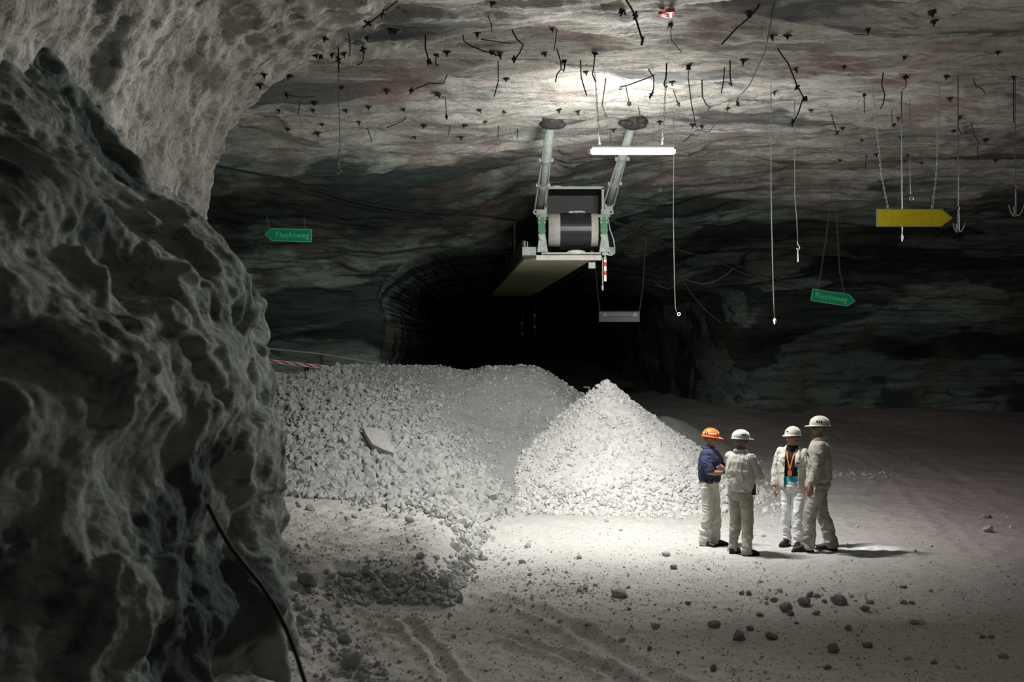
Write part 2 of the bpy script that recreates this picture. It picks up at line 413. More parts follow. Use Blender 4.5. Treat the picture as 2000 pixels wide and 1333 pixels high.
# closing walls outside the frame on the right and behind
def rough_wall(name, p0, p1, z0, z1, mat, n=90, m=40, amp=0.3):
    u = np.linspace(0, 1, n)[:, None]; z = np.linspace(z0, z1, m)[None]
    X = p0[0]+(p1[0]-p0[0])*u+0*z; Y = p0[1]+(p1[1]-p0[1])*u+0*z; Z = z+0*u
    nrm = np.array([-(p1[1]-p0[1]), p1[0]-p0[0]], float); nrm /= np.hypot(*nrm)
    a = amp*fbm(X*.4, Y*.4, Z*.5, 81, 5)
    return link(name, mesh_from(name, np.stack([X+nrm[0]*a, Y+nrm[1]*a, Z], -1).reshape(-1, 3), grid_faces(n, m), mat=mat), kind='structure')
wall_right = rough_wall('wall_right', (12.5, 3), (16.6, 38), -0.6, 8, M_back)

# ------------------------------------------------------------------ left: far arch and near pillar
def loft(name, rows, n, m, mat, seed, disp):
    """rows: list of polylines (each the same count of 3D control points); smoothed both ways"""
    G = np.array(rows, float)                       # r, c, 3
    def sub(G):
        def one(A):
            a = A[:-1]*0.75+A[1:]*0.25; b = A[:-1]*0.25+A[1:]*0.75
            return np.concatenate([A[:1], np.stack([a, b], 1).reshape(-1, *A.shape[1:]), A[-1:]])
        G = one(G); G = one(G.transpose(1, 0, 2)).transpose(1, 0, 2); return G
    for _ in range(3): G = sub(G)
    def res(A, n):
        d = np.concatenate([[0], np.cumsum(np.linalg.norm(np.diff(A, axis=0), axis=-1).mean(1))]); d /= d[-1]
        t = np.linspace(0, 1, n); k = np.clip(np.searchsorted(d, t)-1, 0, len(d)-2); f = ((t-d[k])/(d[k+1]-d[k]+1e-12))[:, None, None]
        return A[k]*(1-f)+A[k+1]*f
    G = res(G, n); G = res(G.transpose(1, 0, 2), m).transpose(1, 0, 2)
    du = np.gradient(G, axis=0); dv = np.gradient(G, axis=1); N = np.cross(du, dv); N /= np.linalg.norm(N, axis=-1, keepdims=True)+1e-9
    G = G+N*disp(G[..., 0], G[..., 1], G[..., 2])[..., None]
    return G
# arch: cross-sections (X, Z) repeated along Y, curling away behind Y = 16.5
sec = [(-4.9, -0.3), (-4.6, 1.5), (-4.35, 3.2), (-4.24, 4.3), (-4.12, 5.0), (-3.80, 5.75), (-3.45, 6.2), (-3.0, 6.58), (-2.2, 6.86), (-1.2, 7.05), (0.2, 7.45)]
rows = []
for Y, dx, dz in [(2.5, -0.6, 0.0), (6, -0.4, 0.0), (9, -0.25, 0.0), (12, -0.05, 0), (14.5, 0.0, 0), (15.8, 0.03, 0), (16.5, 0.05, 0), (17.0, -0.12, 0.05), (17.4, -0.7, 0.3), (17.6, -1.8, 1.0), (17.7, -4.0, 2.0)]:
    rows.append([(x+dx*(1-0.8*k/10), Y, z+dz*(0.2+k/10)) for k, (x, z) in enumerate(sec)])
def d_arch(x, y, z):
    q = 0.9*(y*0.8+z*0.55)
    return 0.17*fbm(x*.6, y*.45, z*.6, 91, 3)+0.11*ridged(x*1.0, y*1.1+z*0.6, z*0.8-y*0.2, 93, 5)+0.03*ridged(x*4, y*4, z*4, 97, 3)
Ga = loft('a', rows, 360, 330, None, 91, d_arch)
fa = grid_faces(Ga.shape[0], Ga.shape[1])
wall_arch = link('wall_arch', mesh_from('wall_arch', Ga.reshape(-1, 3), fa, mat=M_arch), kind='structure')

# near pillar: per height row, [front off-screen, front, terminator, silhouette, back, back far]
sil = [(-60, -60), (60, 60), (180, 190), (245, 285), (300, 345), (366, 398), (430, 462), (497, 545), (520, 620), (532, 700), (545, 800), (558, 900), (560, 1000), (556, 1060), (566, 1150), (583, 1250), (600, 1340), (615, 1450)]
rows = []
for i, (x, y) in enumerate(sil):
    S = P(x, y, 12.0); k = sst(300, 1000, np.array(float(y)))
    wpx = 55+75*math.exp(-((y-680)/190)**2)-28*float(k)
    Tm = P(x-wpx, y+6, 9.9)
    M1 = P(x-wpx-190, y+25, 8.6+0.5*math.sin(i*1.3)); M2 = P(x-wpx-430, y+40, 7.3); M3 = P(x-wpx-800, y+60, 6.2)
    B1 = S+Vector((-0.9, 1.2, 0.05)); B2 = S+Vector((-3.2, 2.0, 0.2))
    rows.append([tuple(M3), tuple(M2), tuple(M1), tuple(Tm), tuple(S), tuple(B1), tuple(B2)])
def d_pil(x, y, z):
    u = x*0.9+z*0.55; v = z*0.9-x*0.5
    wp = 0.35*vnoise(x*1.1, y*1.1, z*1.1, 3)
    a = 0.16*fbm(x*.7, y*.7, z*.7, 101, 3)+0.09*ridged(u*1.3+wp, y*1.0, v*0.7+wp, 103, 3, 0.4)+0.035*fbm(u*5, y*5, v*4, 107, 4, 0.6)
    return a+0.15*sst(0.0, 0.22, vnoise(u*1.3, y*1.1, v*1.0, 109)+0.25*vnoise(u*4, y*4, v*4, 111))+0.05*sst(-.1, .15, vnoise(u*3.1, y*2.4, v*2.2, 113))-0.20
Gp = loft('p', rows, 520, 330, None, 101, d_pil)
_px = 1000+Gp[..., 0]*F/Gp[..., 1]; _py = HZ-(Gp[..., 2]-EYE)*F/Gp[..., 1]
_k = np.argmax(_px, 1); _i = np.arange(len(_k)); _want = np.interp(_py[_i, _k], [q[1] for q in sil], [q[0] for q in sil])
_dx = (_want-_px[_i, _k])*Gp[_i, _k, 1]/F; _dx = np.convolve(np.pad(_dx, 14, 'edge'), np.ones(29)/29, 'valid'); Gp[..., 0] += _dx[:, None]
fp = grid_faces(Gp.shape[0], Gp.shape[1])
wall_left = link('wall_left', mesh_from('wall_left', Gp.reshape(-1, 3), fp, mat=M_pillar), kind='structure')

# ------------------------------------------------------------------ rays for placing things
def bvh_of(o):
    me = o.data; return BVHTree.FromPolygons([v.co for v in me.vertices], [p.vertices for p in me.polygons])
bv_floor = bvh_of(floor); bv_ceil = bvh_of(ceiling); bv_back = bvh_of(wall_back); bv_pil = bvh_of(wall_left); bv_arch = bvh_of(wall_arch)
EYEV = Vector((0, 0, EYE))
def ray(x, y, trees=None):
    d = (P(x, y, 1.0)-EYEV).normalized(); best = None
    for t_ in (trees or (bv_ceil, bv_back, bv_floor)):
        h = t_.ray_cast(EYEV, d)
        if h[0] is not None and (best is None or h[3] < best[1]): best = (h[0], h[3], h[1])
    return best[0] if best else None
def ground_z(x, y):
    h = bv_floor.ray_cast(Vector((x, y, 20)), Vector((0, 0, -1))); return h[0].z
def roof_z(x, y):
    h = bv_ceil.ray_cast(Vector((x, y, 0)), Vector((0, 0, 1)))
    if h[0] is None: return 7.0
    z = h[0].z; g = bv_arch.ray_cast(Vector((x, y, 3)), Vector((0, 0, 1)))
    return min(z, g[0].z) if g[0] is not None else z
#%%PILES
# ------------------------------------------------------------------ heaps and stones
import bmesh
def hull_variant(seed, n=15, flat=(1, 1, 1), jit=0.22):
    r = random.Random(seed); bm = bmesh.new()
    for k in range(n):
        zz = 1-2*(k+0.5)/n; ph = k*2.39996+r.uniform(-.5, .5); q = math.sqrt(max(0, 1-zz*zz)); s_ = 1-jit*r.random()*1.6
        bm.verts.new((q*math.cos(ph)*flat[0]*s_, q*math.sin(ph)*flat[1]*s_, zz*flat[2]*s_))
    g = bmesh.ops.convex_hull(bm, input=bm.verts[:])
    bmesh.ops.delete(bm, geom=list({e for e in g['geom_interior']+g['geom_unused'] if isinstance(e, bmesh.types.BMVert)}), context='VERTS')
    bmesh.ops.triangulate(bm, faces=bm.faces[:])
    bm.verts.index_update()
    V = np.array([v.co[:] for v in bm.verts]); Fc = np.array([[v.index for v in f.verts] for f in bm.faces]); bm.free(); return V, Fc
VAR = [hull_variant(100+i, 11+i % 5, (1, 0.62+0.38*((i*7) % 5)/4, 0.45+0.4*((i*3) % 4)/3), 0.26) for i in range(16)]
BIG = [hull_variant(300+i, 20+i % 5, (1, 0.7+0.3*((i*7) % 5)/4, 0.6+0.3*((i*3) % 4)/3), 0.26) for i in range(12)]
def rand_rot(n):
    q = RNG.normal(size=(n, 4)); q /= np.linalg.norm(q, axis=1, keepdims=True); a, b, c, d = q.T
    return np.stack([1-2*(c*c+d*d), 2*(b*c-a*d), 2*(b*d+a*c), 2*(b*c+a*d), 1-2*(b*b+d*d), 2*(c*d-a*b), 2*(b*d-a*c), 2*(c*d+a*b), 1-2*(b*b+c*c)], -1).reshape(n, 3, 3)
def merge_stones(pos, size, rot, var):
    Vs_, Fs_, off = [], [], 0
    for k, (v, f) in enumerate(VAR):
        m = var == k
        if not m.any(): continue
        V = np.einsum('nij,vj->nvi', rot[m], v)*size[m][:, None, None]+pos[m][:, None, :]
        n = V.shape[0]; Vs_.append(V.reshape(-1, 3)); Fs_.append((f[None]+(np.arange(n)*len(v))[:, None, None]+off).reshape(-1, 3)); off += n*len(v)
    return (np.concatenate(Vs_), np.concatenate(Fs_)) if Vs_ else (np.zeros((0, 3)), np.zeros((0, 3), int))
def surf(X, Y):
    g = ground_full(X, Y); return np.maximum.reduce([g, mound_h(X, Y), cone1_h(X, Y), cone2_h(X, Y)])

_YS = np.linspace(5, 30, 1001)
def px2surf(x, y):
    # where the ray through a pixel first meets ground or heap
    x = np.atleast_1d(np.asarray(x, float)); y = np.atleast_1d(np.asarray(y, float)); out = []
    for a in range(0, len(x), 200):
        xx = x[a:a+200, None]; yy = y[a:a+200, None]; YY = _YS[None]+0*xx; XX = (xx-1000)*YY/F
        hit = surf(XX, YY) >= EYE+(HZ-yy)*YY/F; i = np.argmax(hit, 1); i = np.where(hit.any(1), i, len(_YS)-1); out.append(_YS[i])
    Y = np.concatenate(out); return (x-1000)*Y/F, Y
ST = {}   # zone -> arrays of candidates (pos, size)
def add_zone(zone, X, Y, S, sink=0.25):
    Z = surf(X, Y)+S*(0.45-sink)
    ST.setdefault(zone, []).append((np.stack([X, Y, Z], -1), S))
U = lambda a, b, n: RNG.uniform(a, b, n)
def logn(med, sg, n): return med*np.exp(RNG.normal(0, sg, n))
# big grey heap: coarse below and left, fine towards its crest and right shoulder
n = 26000; X = U(-5.6, 1.6, n); Y = U(20.9, 27.4, n)
hm, hc, hg = mound_h(X, Y), cone1_h(X, Y), ground_base(X, Y)
fine = sst(-3.0, 0.0, X+0.9*(Y-24.6)+0.6*vnoise(X*1.1, Y*1.1, 0*X, 5))
dens = np.where(RNG.random(n) < 0.35+0.65*(1-fine)+0.25*(vnoise(X*2, Y*2, 0*X, 7) > 0.1), 1, 0)
k = (hm > hc-0.03) & (hm > hg-0.06-0.12*RNG.random(n)) & (dens > 0)
S = logn(0.052, 0.42, n)*(1-0.60*fine)*(1+0.95*sst(24.6, 21.8, Y)*(1-fine)); S = np.clip(S, 0.012, 0.19)
add_zone('heap', X[k], Y[k], S[k])
# bright cone
n = 15000; a = U(0, 2*PI, n); r = 3.25*np.sqrt(U(0, 1, n)); X = 1.84+r*np.cos(a); Y = 25.3+r*np.sin(a)
hc = cone1_h(X, Y); k = (Y < 26.1) & (hc > ground_base(X, Y)-0.10) & (hc > mound_h(X, Y)-0.02) & ((RNG.random(n) < 0.45) | (r > 2.5) | (vnoise(X*1.8, Y*1.8, 0*X, 8) > -0.05))
S = np.clip(logn(0.030, 0.42, n)*(1+0.8*sst(2.2, 3.1, r)+0.5*sst(0.8, 0.1, r)), 0.012, 0.11)
add_zone('cone', X[k], Y[k], S[k])
def px_zone(zone, poly_or_box, n, med, sg=0.4, sink=0.25, lo=0.012, hi=0.2):
    x0, y0, x1, y1 = poly_or_box; xs_ = U(x0, x1, n); ys_ = U(y0, y1, n)
    X, Y = px2surf(xs_, ys_)
    add_zone(zone, X, Y, np.clip(logn(med, sg, n), lo, hi), sink)
def px_line(zone, pts, spread, n, med, sg=0.4, **kw):
    pts = np.array(pts, float); t = U(0, len(pts)-1-1e-6, n); i = t.astype(int); f = (t-i)[:, None]
    c = pts[i]*(1-f)+pts[i+1]*f+RNG.normal(0, 1, (n, 2))*np.array(spread)
    xs_, ys_ = c[:, 0], np.maximum(c[:, 1], HZ+60)
    X, Y = px2surf(xs_, ys_)
    add_zone(zone, X, Y, np.clip(logn(med, sg, n), 0.01, 0.16), kw.get('sink', 0.25))
px_line('rim', [(575, 940), (640, 958), (720, 975), (800, 985), (870, 1000), (925, 1035), (935, 1060)], (18, 9), 420, 0.075, 0.40)
px_line('rim', [(800, 985), (880, 990), (950, 1000), (1010, 1000)], (25, 8), 260, 0.06)
px_line('rim', [(925, 1030), (915, 1075), (900, 1110), (890, 1140)], (14, 14), 260, 0.05)
px_zone('pit', (640, 1120, 900, 1185), 420, 0.048, 0.35)
px_zone('pit', (700, 1095, 890, 1150), 160, 0.03, 0.35)
px_line('foot', [(566, 1080), (575, 1180), (640, 1235), (700, 1300), (730, 1340)], (22, 20), 300, 0.024, 0.5)
px_zone('foot', (565, 1000, 870, 1100), 700, 0.012, 0.55)
px_zone('foot', (565, 1190, 900, 1333), 500, 0.011, 0.6)
px_line('apron', [(935, 1060), (1000, 1110), (1060, 1150), (1150, 1160)], (45, 16), 420, 0.014, 0.5)
px_zone('apron', (950, 1030, 1500, 1200), 900, 0.009, 0.5)
px_line('skirt', [(1440, 930), (1480, 960), (1500, 985), (1530, 1000)], (22, 14), 260, 0.032, 0.4)
px_line('skirt', [(960, 1003), (1100, 1002), (1250, 1008), (1350, 1010), (1430, 1005)], (40, 5), 260, 0.032, 0.4)
px_zone('hall', (900, 1100, 2000, 1333), 2200, 0.008, 0.6)
px_zone('hall', (1600, 990, 2000, 1100), 120, 0.016, 0.45)
px_line('hall', [(1640, 925), (1740, 935)], (20, 6), 60, 0.03)
px_line('hall', [(1500, 1165), (1600, 1175), (1700, 1180)], (40, 14), 60, 0.022)

ZL = {'heap': ('grey broken rock lying on the big rubble heap beside the pillar', 'broken rocks on the big heap'),
      'cone': ('white broken rock lying on the cone-shaped pile under the conveyor', 'stones on the cone-shaped pile'),
      'rim': ('pale broken rock along the edge between the big heap and the flat ledge', 'rocks along the ledge rim'),
      'pit': ('grey rock in the hollow full of stones left of the wheel rut', 'rocks in the hollow'),
      'foot': ('pale stone lying on the dusty ground at the foot of the dark pillar', 'stones at the pillar foot'),
      'apron': ('pale stone on the dusty ground between the ledge and the men', 'stones on the pale ground'),
      'skirt': ('pale stone fallen at the base of the cone-shaped pile', 'stones at the base of the cone'),
      'hall': ('small grey stone on the open ground in front and right of the men', 'stones on the open ground')}
zones = {}; flat = []
for z, L in ST.items():
    pos = np.concatenate([a for a, b in L]); S = np.concatenate([b for a, b in L]); n = len(S)
    px = 1000+pos[:, 0]*F/pos[:, 1]; py = HZ-(pos[:, 2]-EYE)*F/pos[:, 1]
    zones[z] = dict(pos=pos, S=S, rot=rand_rot(n), var=RNG.integers(0, len(VAR), n))
    vis = (px > 575) & (px < 1995) & (py < 1325)
    if z == 'cone': vis &= pos[:, 1] < 25.2
    for i in np.nonzero(vis)[0]: flat.append((S[i]/pos[i, 1]*(0.75 if z == 'heap' else 1), z, int(i)))
flat.sort(reverse=True); N_IND = 235
pick = flat[:N_IND]; sel = {z: set() for z in zones}
vm = [mesh_from('rock', v, f, smooth=False, mat=M_stone) for v, f in VAR]
vmc = [mesh_from('rock', v, f, smooth=False, mat=M_pile) for v, f in VAR]
for _, z, i in pick:
    sel[z].add(i); d = zones[z]
    o = bpy.data.objects.new('rock', (vmc if z in ('cone', 'skirt') else vm)[d['var'][i]]); C.objects.link(o)
    M = Matrix(d['rot'][i].tolist()).to_4x4(); M.translation = Vector(d['pos'][i]); o.matrix_world = M@Matrix.Scale(d['S'][i], 4)
    o['label'], o['group'] = ZL[z]; o['category'] = 'rock'

def heap_mesh(fn, x0, x1, y0, y1, st, rough, seed):
    X, Y = np.meshgrid(np.arange(x0, x1, st), np.arange(y0, y1, st), indexing='ij')
    h = fn(X, Y); h = h+rough*fbm(X*7, Y*7, 0*X, seed, 4); g = ground_full(X, Y); lo = g-0.08; Z = np.maximum(h, lo)
    keep = (h > lo); kf = keep[:-1, :-1] | keep[1:, :-1] | keep[:-1, 1:] | keep[1:, 1:]
    V = np.stack([X, Y, Z], -1).reshape(-1, 3); Fq = grid_faces(*X.shape, keep=kf)
    return V, Fq
def stuff(name, zs, core, mat_core, mat_st, label, cat):
    V, Fq = core if core is not None else (np.zeros((0, 3)), np.zeros((0, 4), int))
    Ps, Fs = [], []; off = len(V)
    for z in zs:
        d = zones[z]; m = np.ones(len(d['S']), bool); m[list(sel[z])] = False
        v, f = merge_stones(d['pos'][m], d['S'][m], d['rot'][m], d['var'][m]); Ps.append(v); Fs.append(f+off); off += len(v)
    SV = np.concatenate(Ps) if Ps else np.zeros((0, 3)); SF = np.concatenate(Fs) if Fs else np.zeros((0, 3), int)
    me = bpy.data.meshes.new(name); AV = np.concatenate([V, SV]).astype(np.float32)
    me.vertices.add(len(AV)); me.vertices.foreach_set('co', AV.ravel())
    loops = np.concatenate([Fq.ravel(), SF.ravel()]).astype(np.int32); me.loops.add(len(loops)); me.loops.foreach_set('vertex_index', loops)
    starts = np.concatenate([np.arange(len(Fq))*4, len(Fq)*4+np.arange(len(SF))*3]).astype(np.int32)
    me.polygons.add(len(starts)); me.polygons.foreach_set('loop_start', starts)
    me.materials.append(mat_core); me.materials.append(mat_st)
    me.update(calc_edges=True); me.validate()
    mi = np.zeros(len(me.polygons), np.int32); sm = np.zeros(len(me.polygons), bool); mi[len(Fq):] = 1; sm[:len(Fq)] = True
    me.polygons.foreach_set('material_index', mi); me.polygons.foreach_set('use_smooth', sm); me.update()
    return link(name, me, label=label, category=cat, kind='stuff')
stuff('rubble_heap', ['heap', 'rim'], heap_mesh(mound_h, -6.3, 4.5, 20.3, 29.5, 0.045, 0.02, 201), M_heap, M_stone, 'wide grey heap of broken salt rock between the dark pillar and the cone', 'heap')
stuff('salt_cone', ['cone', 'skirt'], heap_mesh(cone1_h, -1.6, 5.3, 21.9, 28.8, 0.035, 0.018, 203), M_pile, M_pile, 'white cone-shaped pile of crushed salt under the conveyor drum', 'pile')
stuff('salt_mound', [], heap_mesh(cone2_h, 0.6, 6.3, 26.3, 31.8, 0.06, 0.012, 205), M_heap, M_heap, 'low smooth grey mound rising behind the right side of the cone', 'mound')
stuff('gravel', ['pit', 'foot', 'apron', 'hall'], None, M_stone, M_stone, 'loose small gravel strewn over the dusty ground in the foreground', 'gravel')

# hand-placed stones: px x, px y of the foot, px width, height ratio, label
HAND = [(1537, 1197, 28, .85, 'largest blocky grey rock of the cluster on the ground before the men'), (1545, 1205, 17, 1.0, 'small dark rock leaning in front of the large blocky grey rock'),
 (1573, 1186, 27, .7, 'round grey rock right of the large blocky rock'), (1582, 1168, 18, .8, 'squarish grey rock at the back of the rock cluster before the men'), (1597, 1168, 15, .7, 'small rock right of the squarish one at the back of the cluster'),
 (1642, 1183, 34, .75, 'wide humped grey rock at the right end of the rock cluster'), (1449, 1163, 11, 1.0, 'left one of a close pair of small cubic rocks'), (1463, 1164, 13, .9, 'right one of a close pair of small cubic rocks'),
 (1514, 1178, 20, .7, 'grey wedge-like rock at the left end of the rock cluster'), (1691, 1196, 20, .75, 'single dark block lying right of the rock cluster'), (1596, 1202, 18, .6, 'low stone just below the round grey rock'),
 (1398, 1228, 32, .55, 'broad low dark rock left of the large pointed rock'), (1281, 1230, 21, .75, 'lone pale cubic rock right of the wheel rut'), (1444, 1253, 31, .9, 'large pointed pale-sided rock at the middle of the foreground'),
 (1466, 1232, 17, .6, 'small low rock behind the large pointed rock'), (1508, 1252, 30, .6, 'dark craggy rock right of the large pointed rock'), (1484, 1206, 15, .7, 'triangular dark stone above the craggy rock'),
 (1658, 1233, 16, .95, 'upright dark stone above the steep dark boulder'), (1696, 1266, 21, .7, 'rounded grey stone right of the steep dark boulder'), (1630, 1278, 30, .85, 'steep dark boulder on the right foreground'),
 (1617, 1309, 18, .7, 'low dark stone below the steep dark boulder'), (1394, 1313, 15, 1.3, 'tall narrow dark stone near the bottom of the picture'), (1269, 1272, 12, .8, 'small dark stone next to the lower rut'), (1324, 1279, 9, 1., 'tiny dark stone right of the lower rut'),
 (1344, 1183, 14, .7, 'small dark wedge stone left of the close pair of cubic rocks'), (1228, 1194, 10, 1., 'small dark pointed stone below the long low rock'), (1210, 1166, 36, .45, 'long low grey rock midway between the cone and the foreground'), (1146, 1226, 9, 1., 'small dark stone beside the upper rut'),
 (1556, 1220, 11, .6, 'flat little stone below the rock cluster'), (1611, 1179, 12, .8, 'greenish small stone left of the wide humped rock'), (1765, 1150, 16, .5, 'low dark stone by itself right of the men'), (1766, 1181, 16, .6, 'left one of two low stones in the right foreground'), (1781, 1181, 14, .6, 'right one of two low stones in the right foreground'),
 (1700, 1181, 18, .5, 'low grey stone behind the single dark block'), (1790, 1221, 32, .3, 'broad flat dark lump in the right foreground'), (1920, 1249, 16, .6, 'left dark stone of the pair at far right'), (1937, 1250, 14, .6, 'right dark stone of the pair at far right'),
 (1826, 1299, 18, .6, 'low dark stone at the bottom right'), (1962, 1287, 24, .35, 'flat dark stone at the right border'), (1930, 1040, 26, .6, 'pale rock half buried at the right border'), (1928, 1013, 20, .6, 'darker rock behind the half buried pale rock'),
 (1302, 1087, 19, .6, 'pale flat-topped rock left of the man in the orange helmet'), (1316, 1111, 15, .7, 'dark stone below the pale flat-topped rock'), (1031, 1071, 15, .9, 'grey wedge rock on the bright ground before the cone'), (1020, 1101, 15, .7, 'grey stone at the edge of the bright ground'),
 (1035, 1126, 11, .7, 'dark stone below the grey one at the edge of the bright ground'), (1131, 1093, 13, .8, 'round brownish stone on the pale ground'), (1184, 1021, 11, .7, 'pale stone just off the foot of the cone'), (1212, 1038, 9, .7, 'little pale stone a step in front of the cone'),
 (1675, 1031, 11, .6, 'grey stone right of the tallest man'), (1492, 1050, 10, .6, 'small pale stone between the two pairs of men'), (686, 1312, 52, .95, 'large pale pyramid-shaped rock at the bottom left'), (673, 1258, 32, .9, 'angular grey block above the pyramid-shaped rock'),
 (640, 1225, 24, .8, 'dusty grey block left of the angular grey block'), (600, 1148, 42, .9, 'pale leaning slab beside the dark pillar'), (604, 1162, 25, .6, 'dark rock at the foot of the pale leaning slab'), (585, 1192, 24, .8, 'grey rock against the pillar below the leaning slab'),
 (590, 1222, 30, .8, 'rounded grey rock against the pillar foot'), (862, 1180, 28, .7, 'big pale rock at the right edge of the hollow'), (900, 1180, 16, 1.4, 'thin upright slab right of the hollow'), (822, 1092, 20, .8, 'pale pointed rock on the ledge'), (905, 1120, 20, 1.0, 'grey upright rock on the corner of the ledge'),
 (800, 1022, 22, .6, 'grey rock on the rear of the ledge'), (585, 992, 20, .8, 'pale angular rock on the ledge next to the pillar'), (606, 998, 22, .8, 'grey angular rock on the ledge second from the pillar'), (677, 1016, 12, .9, 'left one of two small cones of rock on the ledge'), (692, 1013, 13, .8, 'right one of two small cones of rock on the ledge'),
 (1180, 768, 15, .9, 'white boulder on the very top of the cone')]
bigm = [mesh_from('rock', v, f, smooth=False, mat=M_stone) for v, f in BIG]; bigd = [mesh_from('rock', v, f, smooth=False, mat=M_stone_dark) for v, f in BIG]
for k, (x, y, wd, hr, lab) in enumerate(HAND):
    X, Y = (float(q[0]) for q in px2surf(x, y))
    if 'very top' in lab: X, Y = 1.84, 25.2
    s = wd*Y/F/2; z = float(surf(np.array([X]), np.array([Y]))[0])
    dark = 'dark' in lab or (x > 1300 and y > 1150)
    o = bpy.data.objects.new('rock', (bigd if dark else bigm)[k % 12]); C.objects.link(o)
    v = BIG[k % 12][0]; ext = np.abs(v).max(0)
    o.scale = (s/ext[0], s/ext[1]*0.9, s*hr/ext[2]); o.rotation_euler = (rnd.uniform(-.15, .15), rnd.uniform(-.15, .15), rnd.choice([0, 1])*PI+rnd.uniform(-.3, .3)); o.location = (X, Y+s*.4, z+s*hr*0.62)
    o['label'] = lab; o['category'] = 'rock'; o['group'] = 'single rocks on the ground'
# pale slab lying on the heap
sl = MB(); corn = []; xc_, yc_ = (float(q[0]) for q in px2surf(740, 860)); zc_ = float(surf(np.array([xc_]), np.array([yc_]))[0])
for (x, y) in [(709, 834), (733, 836), (752, 842), (758, 858), (771, 876), (768, 885), (748, 878), (728, 868), (716, 850)]:
    Ys_c = np.linspace(20, 27, 701); Xs_c = (x-1000)*Ys_c/F
    pl = zc_+0.20+0.44*(Ys_c-yc_)+0.06*(Xs_c-xc_); j = int(np.argmin(np.abs(pl-(EYE+(HZ-y)*Ys_c/F)))); corn.append(P(x, y, Ys_c[j]))
sl.prism(corn, None, (0, 0.06, -0.16)); sl.build('rock_slab', M_pile, label='large smooth pale slab of rock lying on the grey rubble heap', category='rock')
#%%THINGS
# ------------------------------------------------------------------ metal, wires, signs
M_steel = nmat('dusty_steel', (0.30, 0.33, 0.30), 0.6, 0.2)
M_rod = nmat('rusty_dark_steel', (0.022, 0.020, 0.018), 0.7, 0.2)
M_plate = nmat('rusty_plate', (0.10, 0.085, 0.065), 0.8)
M_wire = nmat('pale_wire', (0.34, 0.34, 0.32), 0.6)
M_wired = nmat('dark_wire', (0.16, 0.16, 0.14), 0.6)
M_green = nmat('green_paint', (0.03, 0.16, 0.06), 0.5)
M_greengrey = mat_dust('grey_green_paint', (0.26, 0.33, 0.28), (0.36, 0.40, 0.36), 0.4, 0.003)
M_lagg = mat_dust('pale_drum_lagging', (0.55, 0.52, 0.47), (0.50, 0.48, 0.43), 0.5, 0.004)
M_belt = nmat('black_belt', (0.018, 0.019, 0.020), 0.35)
M_hood = nmat('dark_sheet', (0.05, 0.048, 0.045), 0.6)
M_pan = mat_dust('brown_green_sheet', (0.46, 0.47, 0.32), (0.38, 0.40, 0.26), 0.4, 0.002)
M_white = nmat('white_paint', (0.75, 0.75, 0.72), 0.6)
M_red = nmat('red_paint', (0.55, 0.035, 0.03), 0.6)
M_yel = mat_dust('yellow_sign_face', (0.72, 0.58, 0.02), (0.62, 0.50, 0.02), 0.5, 0.0)
M_sgn = nmat('green_sign_face', (0.0, 0.36, 0.14), 0.5)
M_sgnw = nmat('faded_sign_letter', (0.30, 0.70, 0.48), 0.6)
M_tube = nmat('lit_tube', (1, 1, 1), 0.5, emit=(1, 1, 0.98), estr=14)
M_batten = nmat('batten_white', (0.8, 0.8, 0.78), 0.5)
M_pole = mat_dust('dusty_tube', (0.34, 0.40, 0.36), (0.52, 0.53, 0.50), 0.3, 0.003)

# --- lit tube on chains
lm = empty('tube_lamp', LAMP, 'glowing white fluorescent tube lamp hanging on two chains under the roof', 'lamp')
MB().tube([(-0.60, 0, 0), (-0.57, 0, 0), (0.57, 0, 0), (0.60, 0, 0)], [0.030, 0.046, 0.046, 0.030], 16).build('tube', M_tube, lm, True)
b = MB().box((0, 0, 0.062), (1.16, 0.06, 0.03)); b.build('batten', M_batten, lm)
for s in (-1, 1): MB().tube([(s*0.60, 0, 0), (s*0.605, 0, 0), (s*0.65, 0, 0)], [0.028, 0.034, 0.02], 12).build('end_cap', M_batten, lm)
def chain(mb, p0, p1, link_=0.07, r=0.0055):
    p0, p1 = Vector(p0), Vector(p1); n = max(2, int((p1-p0).length/link_)); d = (p1-p0).normalized(); u = d.orthogonal().normalized(); v = d.cross(u)
    for i in range(n):
        a = p0.lerp(p1, i/n); c_ = p0.lerp(p1, (i+1)/n); e = (u if i % 2 else v)*link_*0.22
        mb.tube([a, a.lerp(c_, .25)+e, a.lerp(c_, .75)+e, c_, a.lerp(c_, .75)-e, a.lerp(c_, .25)-e, a], r, 4)
for (x0, y0, x1) in ((1162, 150, 1172), (1302, 150, 1293)):
    top = P(x0, y0, 18.3); top.z = roof_z(top.x, top.y)-0.01; m = MB(); chain(m, top-LAMP, P(x1, 292, 18.3)-LAMP, 0.055, 0.005); m.build('chain', M_wired, lm)

# --- belt conveyor: head drum faces the camera, the frame runs back into the tunnel
Yc = 24.0
cv = empty('belt_conveyor', P(1118, 450, Yc), 'suspended belt conveyor with black belt on its head drum, running back into the dark tunnel', 'conveyor'); O = cv.location.copy()
def L_(x, y, dy=0.0): return P(x, y, Yc)-O+Vector((0, dy, 0))
R_ = 0.31
a, b_ = L_(1071, 452, 0), L_(1167, 450, 0)
a.z = b_.z = 0; a.y = b_.y = 0.0
m = MB(); m.cyl(a, b_, R_, 40); m.build('drum', M_lagg, cv, True)
q0, q1 = a.lerp(b_, 0.235), a.lerp(b_, 0.86)
m = MB(); n_ = 30
prof = []
for k in range(n_+1):
    th = -PI/2+PI*k/n_; prof.append(Vector((0, -math.cos(th)*(R_+0.02), -math.sin(th)*(R_+0.02)*-1)))
